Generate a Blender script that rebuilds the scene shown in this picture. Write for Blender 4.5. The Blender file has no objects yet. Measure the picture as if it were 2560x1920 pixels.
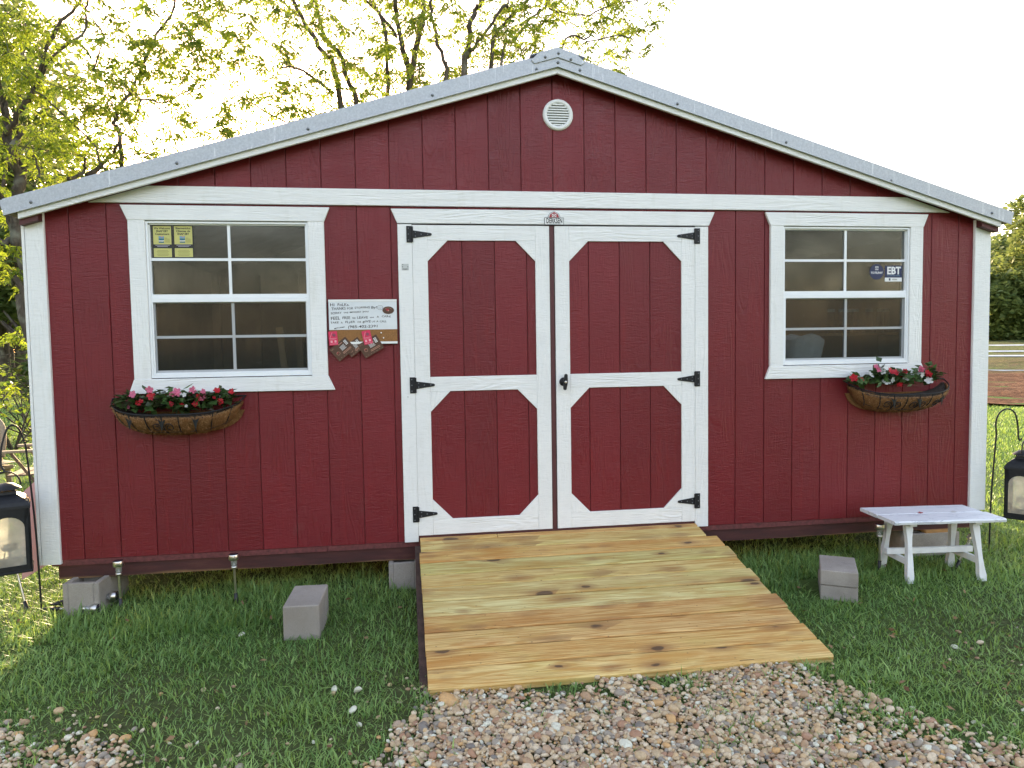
import bpy, math, random
import numpy as np
from mathutils import Matrix, Vector, noise
random.seed(7); rng = np.random.default_rng(7)
SC = bpy.context.scene; COL = SC.collection
R = math.radians
# ------------------------------------------------------------------ camera
CAM = np.array([1.09255, -4.51224, 1.23457])
FW = np.array([0.143546, 0.988020, -0.056660]); RT = np.array([0.989373, -0.144611, -0.015148]); UP = np.array([0.023161, 0.053884, 0.998279])
cd = bpy.data.cameras.new('camera'); cam = bpy.data.objects.new('camera', cd); COL.objects.link(cam)
cd.sensor_width = 36; cd.lens = 1800/2560*36; cd.clip_start = .05; cd.clip_end = 2000
cam.matrix_world = Matrix([[RT[0], UP[0], -FW[0], CAM[0]], [RT[1], UP[1], -FW[1], CAM[1]], [RT[2], UP[2], -FW[2], CAM[2]], [0, 0, 0, 1]])
SC.camera = cam
# ------------------------------------------------------------------ light
SUN_AZ, SUN_EL = -11.0, 15.0          # azimuth from +Y towards +X, elevation
w = bpy.data.worlds.new('World'); SC.world = w; w.use_nodes = True
nt = w.node_tree; nt.nodes.clear()
sky = nt.nodes.new('ShaderNodeTexSky'); sky.sky_type = 'NISHITA'; sky.sun_disc = False
sky.sun_elevation = R(SUN_EL); sky.sun_rotation = R(SUN_AZ); sky.air_density = 1.1; sky.dust_density = .8; sky.ozone_density = 1.0
bg = nt.nodes.new('ShaderNodeBackground'); bg.inputs[1].default_value = .15
out = nt.nodes.new('ShaderNodeOutputWorld')
wb = nt.nodes.new('ShaderNodeMix'); wb.data_type = 'RGBA'; wb.blend_type = 'MULTIPLY'; wb.inputs[0].default_value = 1; wb.inputs[7].default_value = (1.35, 1.0, .83, 1)   # the camera's white balance, the same all over
nt.links.new(sky.outputs[0], wb.inputs[6]); nt.links.new(wb.outputs[2], bg.inputs[0]); nt.links.new(bg.outputs[0], out.inputs[0])
sl = bpy.data.lights.new('sun', 'SUN'); sl.energy = 2.4; sl.angle = R(.6); sl.color = (1, .80, .48)
so = bpy.data.objects.new('sun', sl); COL.objects.link(so)
sd = Vector((math.sin(R(SUN_AZ))*math.cos(R(SUN_EL)), math.cos(R(SUN_AZ))*math.cos(R(SUN_EL)), math.sin(R(SUN_EL))))
so.rotation_euler = sd.to_track_quat('Z', 'Y').to_euler(); so.location = (0, 0, 20)
SC.view_settings.view_transform = 'Standard'; SC.view_settings.look = 'None'; SC.view_settings.gamma = 1
SC.view_settings.use_curve_mapping = False; SC.view_settings.exposure = 2.5
SC.cycles.max_bounces = 8; SC.cycles.transparent_max_bounces = 12

GZ = -.29
def ray(px, py): return FW + (px-1280)/1800*RT - (py-960)/1800*UP
def at(px, py, Y):                      # a point of the photograph at the distance Y
    v = ray(px, py); return CAM + (Y-CAM[1])/v[1]*v
# ------------------------------------------------------------------ helpers
def tag(o, label=None, cat=None, group=None, kind=None):
    if label: o['label'] = label
    if cat: o['category'] = cat
    if group: o['group'] = group
    if kind: o['kind'] = kind
    return o
def empty(name, loc, label, cat, group=None, rz=0):
    o = bpy.data.objects.new(name, None); COL.objects.link(o); o.location = loc; o.rotation_euler.z = rz; o.empty_display_size = .1
    return tag(o, label, cat, group)
def copy_tree(o, parent=None):
    c = o.copy(); COL.objects.link(c); c.parent = parent
    for ch in list(o.children): copy_tree(ch, c)
    return c
class MB:
    def __init__(s): s.v = []; s.f = []; s.m = []; s.sm = []
    def add(s, vs, fs, mi=0, smooth=False):
        b = len(s.v); s.v += [tuple(map(float, p)) for p in vs]
        for f in fs: s.f.append(tuple(i+b for i in f)); s.m.append(mi); s.sm.append(smooth)
        return s
    def box(s, a, b, mi=0, M=None):
        (x0, y0, z0), (x1, y1, z1) = a, b
        vs = [(x0,y0,z0),(x1,y0,z0),(x1,y1,z0),(x0,y1,z0),(x0,y0,z1),(x1,y0,z1),(x1,y1,z1),(x0,y1,z1)]
        if M is not None: vs = [tuple(M @ Vector(p)) for p in vs]
        return s.add(vs, [(0,3,2,1),(4,5,6,7),(0,1,5,4),(1,2,6,5),(2,3,7,6),(3,0,4,7)], mi)
    def prism(s, poly, y0, y1, mi=0):    # poly in (x,z), seen from the front anticlockwise
        n = len(poly); vs = [(x, y0, z) for x, z in poly]+[(x, y1, z) for x, z in poly]
        return s.add(vs, [tuple(range(n)), tuple(range(2*n-1, n-1, -1))]+[(i, i+n, (i+1) % n+n, (i+1) % n) for i in range(n)], mi)
    def tube(s, pts, r, n=6, mi=0, caps=True, smooth=True):
        pts = [Vector(p) for p in pts]; rs = r if hasattr(r, '__len__') else [r]*len(pts)
        up = Vector((0, 0, 1)); vs = []; a = None
        for i, p in enumerate(pts):
            d = (pts[min(i+1, len(pts)-1)]-pts[max(i-1, 0)])
            d = d.normalized() if d.length > 1e-9 else Vector((0, 0, 1))
            if a is None: a = d.cross(up if abs(d.z) < .9 else Vector((1, 0, 0))).normalized()
            a = (a-d*a.dot(d)); a = a.normalized() if a.length > 1e-6 else d.orthogonal().normalized()
            b = d.cross(a)
            for k in range(n):
                t = 2*math.pi*k/n; vs.append(p+(a*math.cos(t)+b*math.sin(t))*rs[i])
        fs = [(i*n+k, i*n+(k+1) % n, (i+1)*n+(k+1) % n, (i+1)*n+k) for i in range(len(pts)-1) for k in range(n)]
        s.add(vs, fs, mi, smooth)
        if caps: s.add(vs[:n], [tuple(range(n-1, -1, -1))], mi); s.add(vs[-n:], [tuple(range(n))], mi)
        return s
    def lathe(s, prof, c=(0, 0, 0), n=16, mi=0, smooth=True, axis='z'):
        vs = []
        for r_, z in prof:
            for k in range(n):
                t = 2*math.pi*k/n; x, y = r_*math.cos(t), r_*math.sin(t)
                p = (x, y, z) if axis == 'z' else (x, z, y) 
                vs.append((c[0]+p[0], c[1]+p[1], c[2]+p[2]))
        fl = axis != 'z'
        fs = []
        for i in range(len(prof)-1):
            for k in range(n):
                q = (i*n+k, i*n+(k+1) % n, (i+1)*n+(k+1) % n, (i+1)*n+k); fs.append(q[::-1] if fl else q)
        s.add(vs, fs, mi, smooth); return s
    def xf(s, M, start=0):
        for i in range(start, len(s.v)): s.v[i] = tuple(M @ Vector(s.v[i]))
        return s
    def mesh(s, name, mats):
        me = bpy.data.meshes.new(name); me.from_pydata(s.v, [], s.f)
        for m in (mats if isinstance(mats, (list, tuple)) else [mats]): me.materials.append(m)
        me.polygons.foreach_set('material_index', s.m); me.polygons.foreach_set('use_smooth', s.sm); me.update()
        return me
    def build(s, name, mats, parent=None, bevel=0, **kw):
        o = bpy.data.objects.new(name, s.mesh(name, mats)); COL.objects.link(o)
        if parent is not None: o.parent = parent
        if bevel:
            b = o.modifiers.new('bevel', 'BEVEL'); b.width = bevel; b.segments = 1; b.limit_method = 'ANGLE'; b.harden_normals = False
        return tag(o, **kw) if kw else o
def npmesh(name, V, F, mats, tint=None, smooth=False):   # V (n,3), F list of (k) arrays
    me = bpy.data.meshes.new(name)
    nl = sum(f.size for f in F); nf = sum(len(f) for f in F)
    me.vertices.add(len(V)); me.vertices.foreach_set('co', np.ascontiguousarray(V, dtype=np.float32).ravel())
    me.loops.add(nl); me.polygons.add(nf)
    me.loops.foreach_set('vertex_index', np.concatenate([f.ravel() for f in F]).astype(np.int32))
    tot = np.concatenate([np.full(len(f), f.shape[1]) for f in F]).astype(np.int32)
    me.polygons.foreach_set('loop_start', np.concatenate([[0], np.cumsum(tot)[:-1]]).astype(np.int32))
    me.polygons.foreach_set('loop_total', tot)
    me.polygons.foreach_set('use_smooth', np.full(nf, smooth))
    me.materials.append(mats); me.update(calc_edges=True)
    if tint is not None:
        a = me.attributes.new('tint', 'FLOAT', 'POINT'); a.data.foreach_set('value', tint.astype(np.float32))
    return me
def linkmesh(me, name, parent=None, **kw):
    o = bpy.data.objects.new(name, me); COL.objects.link(o)
    if parent is not None: o.parent = parent
    return tag(o, **kw) if kw else o
# ------------------------------------------------------------------ materials
class NT:
    def __init__(s, name):
        s.m = bpy.data.materials.new(name); s.m.use_nodes = True; s.t = s.m.node_tree; s.t.nodes.clear()
        s.out = s.n('OutputMaterial')
    def n(s, ty, **kw):
        nd = s.t.nodes.new('ShaderNode'+ty)
        for k, v in kw.items():
            if k.startswith('i_'): nd.inputs[k[2:].replace('_', ' ')].default_value = v
            else: setattr(nd, k, v)
        return nd
    def l(s, a, b): s.t.links.new(a, b)
    def coord(s, scale=(1, 1, 1), rnd=0, kind='Object', rot=(0, 0, 0)):
        tc = s.n('TexCoord'); mp = s.n('Mapping'); mp.inputs['Scale'].default_value = scale; mp.inputs['Rotation'].default_value = rot
        src = tc.outputs[kind]
        if rnd:
            oi = s.n('ObjectInfo'); mul = s.n('VectorMath', operation='SCALE'); cx = s.n('CombineXYZ')
            for i in range(3): s.l(oi.outputs['Random'], cx.inputs[i])
            s.l(cx.outputs[0], mul.inputs[0]); mul.inputs['Scale'].default_value = rnd
            ad = s.n('VectorMath', operation='ADD'); s.l(src, ad.inputs[0]); s.l(mul.outputs[0], ad.inputs[1]); src = ad.outputs[0]
        s.l(src, mp.inputs[0]); return mp.outputs[0]
    def noise(s, vec, scale, detail=3, rough=.5, dist=0):
        n = s.n('TexNoise'); n.inputs['Scale'].default_value = scale; n.inputs['Detail'].default_value = detail
        n.inputs['Roughness'].default_value = rough; n.inputs['Distortion'].default_value = dist
        s.l(vec, n.inputs['Vector']); return n.outputs['Fac']
    def ramp(s, fac, stops):
        r = s.n('ValToRGB'); e = r.color_ramp.elements
        while len(e) < len(stops): e.new(.5)
        for x, (p, c) in zip(e, stops): x.position = p; x.color = (*c, 1) if len(c) == 3 else c
        s.l(fac, r.inputs[0]); return r.outputs[0]
    def mix(s, fac, a, b, mode='MIX'):
        m = s.n('Mix', data_type='RGBA', blend_type=mode)
        for k, v in ((0, fac), (6, a), (7, b)):
            if hasattr(v, 'is_linked'): s.l(v, m.inputs[k])
            else: m.inputs[k].default_value = v if k == 0 else (*v, 1)
        return m.outputs[2]
    def math(s, op, a, b=0, c=0):
        m = s.n('Math', operation=op)
        for i, v in enumerate((a, b, c)):
            if hasattr(v, 'is_linked'): s.l(v, m.inputs[i])
            else: m.inputs[i].default_value = v
        return m.outputs[0]
    def bump(s, h, dist, strength=1, nrm=None):
        b = s.n('Bump'); b.inputs['Distance'].default_value = dist; b.inputs['Strength'].default_value = strength
        s.l(h, b.inputs['Height'])
        if nrm: s.l(nrm, b.inputs['Normal'])
        return b.outputs[0]
    def pbsdf(s, col, rough=.5, metal=0, nrm=None, spec=.5, **kw):
        p = s.n('BsdfPrincipled')
        for k, v in (('Base Color', col), ('Roughness', rough), ('Metallic', metal), ('Specular IOR Level', spec)):
            if hasattr(v, 'is_linked'): s.l(v, p.inputs[k])
            else: p.inputs[k].default_value = (*v, 1) if k == 'Base Color' else v
        for k, v in kw.items(): p.inputs[k].default_value = v
        if nrm: s.l(nrm, p.inputs['Normal'])
        s.l(p.outputs[0], s.out.inputs[0]); return p
def simple(name, col, rough=.5, metal=0, var=.12, scale=30, bump=.0005, spec=.5):
    t = NT(name); v = t.coord(); f = t.noise(v, scale, 4)
    c = t.ramp(f, [(.3, tuple(x*(1-var) for x in col)), (.7, tuple(min(1, x*(1+var)) for x in col))])
    t.pbsdf(c, rough, metal, t.bump(t.noise(v, scale*4, 2), bump) if bump else None, spec); return t.m
def painted_wood(name, col, axis, rough, depth=.0014, var=.06, dirt=None, rot=0, spec=.4):
    # embossed wood-grain siding: long grain plus rippled patches
    t = NT(name)
    st = (1, 1, .13) if axis == 'z' else (.13, 1, 1)
    if rot: v = t.coord((1, 1, .13), rnd=13, rot=(0, rot, 0))
    else: v = t.coord(st, rnd=13)
    vo = t.coord((1, 1, 1), rnd=13)
    big = t.noise(v, 9, 2, .5, .6)
    wv = t.math('SINE', t.math('MULTIPLY', big, 60))
    patch = t.math('SMOOTHSTEP' if False else 'MULTIPLY', t.ramp(t.noise(vo, 2.6, 1), [(.45, (0, 0, 0)), (.6, (1, 1, 1))]), 1)
    st2 = (.25, 1, 1.6) if axis == 'z' else (.10, 1, 1.5)
    rip = t.noise(t.coord(st2, rnd=13), 60, 3, .6, 1.2)
    fine = t.noise(v, 120, 3, .6)
    h = t.math('ADD', t.math('MULTIPLY', t.math('MULTIPLY', wv, patch), .35), t.math('ADD', t.math('MULTIPLY', rip, 1.3), t.math('MULTIPLY', fine, .55)))
    f = t.noise(vo, 3.0, 5, .6)
    c = t.ramp(f, [(.3, tuple(x*(1-var) for x in col)), (.7, tuple(min(.95, x*(1+var)) for x in col))])
    c = t.mix(t.ramp(rip, [(.35, (.18,)*3), (.5, (0, 0, 0))]), c, tuple(x*.72 for x in col))
    if dirt:
        d = t.ramp(t.noise(t.coord((6, 6, 1.2)), 3, 4), [(.6, (0, 0, 0)), (.78, (.35,)*3)]); c = t.mix(d, c, dirt)
        sp = t.n('TexVoronoi'); sp.inputs['Scale'].default_value = 5; t.l(vo, sp.inputs['Vector'])
        c = t.mix(t.ramp(sp.outputs['Distance'], [(.015, (.7,)*3), (.03, (0, 0, 0))]), c, tuple(x*.5 for x in col))
    if name.startswith('red'):
        oi = t.n('ObjectInfo'); k_ = t.math('MULTIPLY_ADD', oi.outputs['Random'], .16, .92); cb = t.n('CombineXYZ')
        for i_ in range(3): t.l(k_, cb.inputs[i_])
        c = t.mix(1, c, cb.outputs[0], 'MULTIPLY')
        d2 = t.ramp(t.noise(t.coord((9, 9, .35)), 3, 3), [(.60, (0, 0, 0)), (.74, (.55,)*3)]); c = t.mix(d2, c, (.19, .010, .014))
        d3 = t.ramp(t.noise(t.coord((1, 1, .6)), 4, 5, .7), [(.62, (0, 0, 0)), (.8, (.30,)*3)]); c = t.mix(d3, c, (.16, .075, .07))
    rr = t.ramp(t.noise(vo, 7, 3), [(.3, (rough-.07,)*3), (.7, (rough+.07,)*3)])
    t.pbsdf(c, rr, 0, t.bump(h, depth), spec); return t.m
def leafmat(name, c1, c2, trans=.5, rough=.45, tcol=None):
    t = NT(name); a = t.n('Attribute', attribute_name='tint')
    c = t.ramp(a.outputs['Fac'], [(0, c1), (1, c2)])
    p = t.n('BsdfPrincipled'); t.l(c, p.inputs['Base Color']); p.inputs['Roughness'].default_value = rough; p.inputs['Specular IOR Level'].default_value = .4
    tr = t.n('BsdfTranslucent')
    tc = t.mix(1, c, tcol or (1.0, 1.0, .5), 'MULTIPLY'); 
    g = t.n('Gamma'); t.l(tc, g.inputs[0]); g.inputs[1].default_value = .62; t.l(g.outputs[0], tr.inputs['Color'])
    ms = t.n('MixShader'); ms.inputs[0].default_value = trans; t.l(p.outputs[0], ms.inputs[1]); t.l(tr.outputs[0], ms.inputs[2])
    t.l(ms.outputs[0], t.out.inputs[0]); return t.m

RED = (.150, .0105, .0165)
M = {}
M['red'] = painted_wood('red_paint', RED, 'z', .40, .0021, .08, spec=.38)
M['red_h'] = painted_wood('red_paint_flat', (.13, .020, .022), 'x', .5)
M['white_v'] = painted_wood('white_paint_upright', (.78, .79, .79), 'z', .5, .0020, .03, dirt=(.60, .60, .55))
M['white_h'] = painted_wood('white_paint_level', (.78, .79, .79), 'x', .5, .0024, .03, dirt=(.62, .62, .58))
M['white_d'] = painted_wood('white_paint_slant', (.78, .79, .79), 'z', .5, .0020, .03, rot=R(45))
def skidmat():
    t = NT('red_stained_skid'); v = t.coord((.15, 1, 1)); f = t.noise(v, 22, 5, .65)
    sep = t.n('SeparateXYZ'); t.l(t.coord(), sep.inputs[0])
    low = t.math('ADD', t.math('MULTIPLY', sep.outputs[2], -22), t.math('MULTIPLY', t.noise(v, 14, 4), 1.4))
    c = t.ramp(f, [(.3, (.030, .010, .010)), (.6, (.065, .016, .015)), (.8, (.10, .035, .025))])
    c = t.mix(t.ramp(low, [(.0, (0, 0, 0)), (1.0, (0, 0, 0))]), c, (.22, .13, .05))
    c = t.mix(t.ramp(t.math('SUBTRACT', low, 2.95), [(.2, (0, 0, 0)), (.5, (.7,)*3)]), c, (.24, .14, .055))
    t.pbsdf(c, .7, 0, t.bump(f, .003)); return t.m
M['skid'] = skidmat()
M['lip'] = simple('weathered_red_edge', (.12, .030, .030), .7, 0, .35, 40, .001)
def metalmat():
    t = NT('galvalume'); v = t.coord(); f = t.noise(v, 90, 5, .7)
    st = t.noise(t.coord((22, 22, .9)), 1.6, 4, .7)
    c = t.ramp(f, [(.3, (.36, .38, .42)), (.7, (.50, .53, .57))])
    c = t.mix(t.ramp(st, [(.62, (0, 0, 0)), (.66, (.55,)*3), (.7, (0, 0, 0))]), c, (.78, .8, .82))
    t.pbsdf(c, .55, .35, t.bump(f, .0004)); return t.m
M['metal'] = metalmat()
M['screw'] = simple('screw_grey', (.16, .17, .18), .4, .8)
M['vinyl'] = simple('white_vinyl', (.80, .83, .86), .35, 0, .02, 8, 0)
M['plastic_white'] = simple('white_plastic', (.75, .76, .76), .4, 0, .04, 8, 0)
M['black'] = simple('black_metal', (.010, .011, .014), .5, 0, .3, 60, .0003, .35)
M['black_pl'] = simple('black_plastic', (.014, .014, .016), .42, 0, .2, 40, 0)
M['chrome'] = simple('stainless_steel', (.62, .6, .57), .28, 1, .08, 60, .0001)
M['soil'] = simple('potting_soil', (.03, .02, .014), .95, 0, .5, 60, .006)
M['darkred'] = simple('dark_red_stop', (.085, .022, .024), .6, 0, .1, 10, .0005)
M['groove'] = simple('groove_red', (.11, .016, .02), .6, 0, .1, 10, .0005)
M['interior'] = simple('interior_plywood', (.22, .185, .14), .8, 0, .2, 6, .001)
M['interior_floor'] = simple('interior_floor_board', (.22, .15, .09), .7, 0, .2, 6, .001)
def glassmat():
    t = NT('window_glass'); fr = t.n('Fresnel'); fr.inputs[0].default_value = 1.5
    g = t.n('BsdfGlossy'); g.inputs['Roughness'].default_value = .09; g.inputs['Color'].default_value = (1, 1, 1, 1)
    v = t.coord(); t.l(t.bump(t.noise(v, 3, 1), .0006), g.inputs['Normal'])
    tr = t.n('BsdfTransparent'); tr.inputs[0].default_value = (.76, .79, .80, 1)
    dust = t.n('BsdfDiffuse'); dust.inputs[0].default_value = (.5, .48, .42, 1)
    m0 = t.n('MixShader'); m0.inputs[0].default_value = .035; t.l(tr.outputs[0], m0.inputs[1]); t.l(dust.outputs[0], m0.inputs[2])
    f2 = t.math('MULTIPLY', fr.outputs[0], 1.25)
    m = t.n('MixShader'); t.l(f2, m.inputs[0]); t.l(m0.outputs[0], m.inputs[1]); t.l(g.outputs[0], m.inputs[2])
    t.l(m.outputs[0], t.out.inputs[0]); return t.m
M['glass'] = glassmat()
def screenmat():
    t = NT('insect_screen'); v = t.coord(); tr = t.n('BsdfTransparent')
    d = t.n('BsdfDiffuse'); vo = t.n('TexVoronoi'); vo.inputs['Scale'].default_value = 75; t.l(t.coord((1, 1, 1.6)), vo.inputs['Vector'])
    area = t.ramp(t.noise(v, 5, 2), [(.4, (0, 0, 0)), (.6, (1, 1, 1))])
    drop = t.math('MULTIPLY', t.ramp(vo.outputs['Distance'], [(.10, (1, 1, 1)), (.17, (0, 0, 0))]), area)
    sep = t.n('SeparateColor'); t.l(vo.outputs['Color'], sep.inputs[0])
    drop = t.math('MULTIPLY', drop, t.math('GREATER_THAN', sep.outputs[0], .62))
    c = t.mix(drop, (.022, .023, .026), (.5, .5, .48)); t.l(c, d.inputs[0])
    fac = t.math('MAXIMUM', .30, t.math('MULTIPLY', drop, .75))
    m = t.n('MixShader'); t.l(fac, m.inputs[0]); t.l(tr.outputs[0], m.inputs[1]); t.l(d.outputs[0], m.inputs[2])
    t.l(m.outputs[0], t.out.inputs[0]); return t.m
M['screen'] = screenmat()
def lumber():
    t = NT('treated_pine'); oi = t.n('ObjectInfo')
    v = t.coord((.035, 1, 1), rnd=31); vo = t.coord((1, 1, 1), rnd=31)
    g1 = t.noise(v, 14, 2, .5, .35); rings = t.math('SINE', t.math('MULTIPLY', g1, 85))
    fine = t.noise(t.coord((.03, 1, 1), rnd=31), 170, 3, .6)
    kv = t.n('TexVoronoi'); kv.inputs['Scale'].default_value = 1; kv.inputs['Randomness'].default_value = 1
    kd = t.n('VectorMath', operation='ADD'); t.l(t.coord((4.2, 10.0, 1), rnd=31), kd.inputs[0])
    wob = t.n('TexNoise'); wob.inputs['Scale'].default_value = 9; t.l(vo, wob.inputs['Vector'])
    ws = t.n('VectorMath', operation='SCALE'); ws.inputs['Scale'].default_value = .22; t.l(wob.outputs['Color'], ws.inputs[0]); t.l(ws.outputs[0], kd.inputs[1])
    t.l(kd.outputs[0], kv.inputs['Vector'])
    sep = t.n('SeparateColor'); t.l(kv.outputs['Color'], sep.inputs[0])
    on = t.math('GREATER_THAN', sep.outputs[0], .42)
    size = t.math('MULTIPLY_ADD', sep.outputs[1], 1.1, .42)
    kdist = t.math('MULTIPLY', kv.outputs['Distance'], size)
    knot = t.math('MULTIPLY', t.ramp(kdist, [(.095, (1, 1, 1)), (.125, (0, 0, 0))]), on)
    halo = t.math('MULTIPLY', t.ramp(kdist, [(.10, (1, 1, 1)), (.38, (0, 0, 0))]), on)
    c = t.mix(t.ramp(rings, [(.1, (0, 0, 0)), (.85, (.75,)*3)]), (1.12, 1.12, 1.12), (.72, .50, .30))
    c = t.mix(t.ramp(fine, [(.35, (.8,)*3), (.6, (0, 0, 0))]), c, (.70, .56, .40))
    c = t.mix(t.ramp(t.noise(t.coord((.4, 1, 1), rnd=31), 6, 4), [(.5, (0, 0, 0)), (.75, (.55,)*3)]), c, (.80, .90, .62))
    c = t.mix(t.ramp(t.noise(t.coord((.22, 1, 1), rnd=31), 11, 5, .65), [(.46, (0, 0, 0)), (.66, (.75,)*3)]), c, (.74, .50, .30))
    c = t.mix(1, c, oi.outputs['Color'], 'MULTIPLY')
    c = t.mix(t.math('MULTIPLY', halo, .70), c, (.25, .12, .05)); c = t.mix(t.math('MULTIPLY', knot, .8), c, (.07, .045, .03))
    sp = t.n('TexVoronoi'); sp.inputs['Scale'].default_value = 26; t.l(t.coord((.6, 1, 1), rnd=31), sp.inputs['Vector'])
    c = t.mix(t.ramp(sp.outputs['Distance'], [(.04, (.8,)*3), (.09, (0, 0, 0))]), c, (.12, .07, .04))
    h = t.math('ADD', t.math('MULTIPLY', rings, .25), fine)
    t.pbsdf(c, .62, 0, t.bump(h, .0018), .3); return t.m
M['lumber'] = lumber()
def concrete(name='concrete', col=(.37, .335, .30)):
    t = NT(name); v = t.coord(rnd=5); f = t.noise(v, 7, 4, .6); g = t.noise(v, 230, 3, .7)
    c = t.ramp(f, [(.3, tuple(x*.78 for x in col)), (.7, tuple(x*1.15 for x in col))])
    c = t.mix(t.ramp(g, [(.32, (.8,)*3), (.42, (0, 0, 0))]), c, tuple(x*.5 for x in col)); c = t.mix(t.ramp(g, [(.62, (0, 0, 0)), (.70, (.7,)*3)]), c, tuple(x*1.8 for x in col))
    c = t.mix(t.ramp(t.noise(v, 3.5, 5, .7), [(.52, (0, 0, 0)), (.66, (.4,)*3)]), c, (.19, .165, .135)); t.pbsdf(c, .95, 0, t.bump(t.math('ADD', g, t.math('MULTIPLY', f, 1.5)), .0045), .2); return t.m
M['concrete'] = concrete()
def barkmat():
    t = NT('bark'); v = t.coord((1, 1, .35), kind='Object'); f = t.noise(v, 9, 5, .7); vo = t.coord(); 
    c = t.ramp(f, [(.3, (.028, .022, .018)), (.6, (.10, .085, .07)), (.8, (.19, .18, .155))])
    c = t.mix(t.ramp(t.noise(vo, 3.5, 4), [(.55, (0, 0, 0)), (.68, (.6,)*3)]), c, (.22, .23, .19))
    t.pbsdf(c, .95, 0, t.bump(f, .02), .2); return t.m
M['bark'] = barkmat()
M['leaf'] = leafmat('tree_leaf', (.045, .095, .012), (.20, .25, .022), .5, .45, (.92, 1, .20))
M['leaf_far'] = leafmat('far_leaf', (.055, .095, .028), (.15, .20, .055), .38, .6)
M['leaf_dull'] = leafmat('woods_leaf', (.032, .038, .026), (.075, .08, .055), .3, .6)
M['grassmat'] = leafmat('grass_blade', (.085, .190, .045), (.31, .47, .15), .34, .48, (1, .95, .18))
M['weed'] = leafmat('plant_leaf', (.035, .085, .022), (.09, .16, .045), .25, .4)
M['begonia'] = leafmat('begonia_leaf', (.030, .030, .014), (.05, .11, .030), .12, .3)
def petal(name, c): return leafmat(name, tuple(x*.75 for x in c), c, .3, .5, (1, 1, 1))
M['petal_red'] = petal('red_petal', (.55, .015, .03)); M['petal_pink'] = petal('pink_petal', (.72, .16, .28)); M['petal_white'] = petal('white_petal', (.8, .8, .78))
def coir():
    t = NT('coconut_coir'); v = t.coord(); f = t.noise(t.coord((1, 1, 1)), 60, 5, .8, 2.5); g = t.noise(v, 7, 3)
    c = t.ramp(f, [(.3, (.09, .042, .018)), (.55, (.27, .135, .055)), (.75, (.42, .24, .11))]); c = t.mix(t.math('MULTIPLY', g, .3), c, (.12, .06, .028))
    t.pbsdf(c, .95, 0, t.bump(f, .010), .1); return t.m
M['coir'] = coir(); M['fibre'] = simple('coir_fibre', (.36, .20, .085), .9, 0, .4, 200, 0)
# =================================================================== GROUND
def gh(x, y):
    d = (x-1.1)*.669+(y+4.5)*.743
    rise = .053*np.maximum(0, d-19)*np.clip((x+2)/6, 0, 1)
    rise = np.minimum(rise, 2.5+0*rise)
    return GZ+rise
def bumps(x, y): return .012*np.sin(3.1*x+1.3*y)*np.cos(2.3*y-.7*x)+.006*np.sin(9*x-4*y)*np.sin(7*y+2)
def gravel_mask(x, y):                   # >0 where gravel lies
    n = .10*np.sin(4.1*x+2*y)+.07*np.sin(9.7*x-5*y)+.05*np.sin(17*x+13*y)
    xl = 1.17-np.maximum(0, -1.5-y)*.75; xr = 2.93+np.maximum(0, -2.05-y)*1.3-.10*np.maximum(0, -1.5-y)
    a = np.minimum(np.minimum(x-xl, xr-x), -1.38-y)
    b = np.minimum((-1.36-.37*(x+.6))-y-.10, .055)
    b = np.where(x < 1.3, b, -9)
    c = (-2.02-.06*(x-2.5))-y-.10
    c = np.where(x > 1.9, c, -9)
    return np.maximum(np.maximum(a, b), c)+n
def terrain(name, xs, ys, mat, dz=0, hf=None, kind='structure'):
    X, Y = np.meshgrid(xs, ys); Z = gh(X, Y)+dz
    Z = Z+(bumps(X, Y)*np.clip(1-np.hypot(X-2, Y)/14, 0, 1) if hf is None else hf(X, Y))
    V = np.stack([X, Y, Z], -1).reshape(-1, 3); nx, ny = len(xs), len(ys)
    i = (np.arange(ny-1)[:, None]*nx+np.arange(nx-1)[None]).ravel()
    F = np.stack([i, i+1, i+nx+1, i+nx], 1)
    return linkmesh(npmesh(name, V, [F], mat, smooth=True), name, kind=kind)
def groundmat():
    t = NT('ground_soil'); v = t.coord(); f = t.noise(v, 26, 6, .7); g = t.noise(v, .8, 4); sp = t.n('SeparateXYZ'); t.l(v, sp.inputs[0])
    soil = t.ramp(f, [(.3, (.030, .022, .015)), (.55, (.085, .062, .040)), (.75, (.15, .115, .075))])
    lawn = t.ramp(t.noise(v, 45, 5, .75), [(.3, (.030, .065, .016)), (.6, (.085, .15, .036)), (.8, (.16, .21, .06))])
    dist = t.math('ADD', t.math('ABSOLUTE', t.math('SUBTRACT', sp.outputs[0], 2)), t.math('ABSOLUTE', sp.outputs[1]))
    far = t.ramp(t.math('DIVIDE', dist, 14), [(.35, (0, 0, 0)), (.8, (1, 1, 1))])
    near = t.mix(t.ramp(g, [(.4, (.45,)*3), (.62, (.85,)*3)]), soil, lawn)
    c = t.mix(far, near, lawn); t.pbsdf(c, 1, 0, t.bump(f, .012), .1); return t.m
def axis(lo, hi, nlo, nhi, step, far):
    a = np.arange(nlo, nhi+1e-6, step); k = np.linspace(0, 1, 26)[1:]
    return np.concatenate([(nlo+(lo-nlo)*k**2.2)[::-1], a, nhi+(hi-nhi)*k**2.2])
terrain('ground', axis(-500, 500, -3, 9, .12, 0), axis(-500, 500, -4, 8, .12, 0), groundmat())
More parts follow.
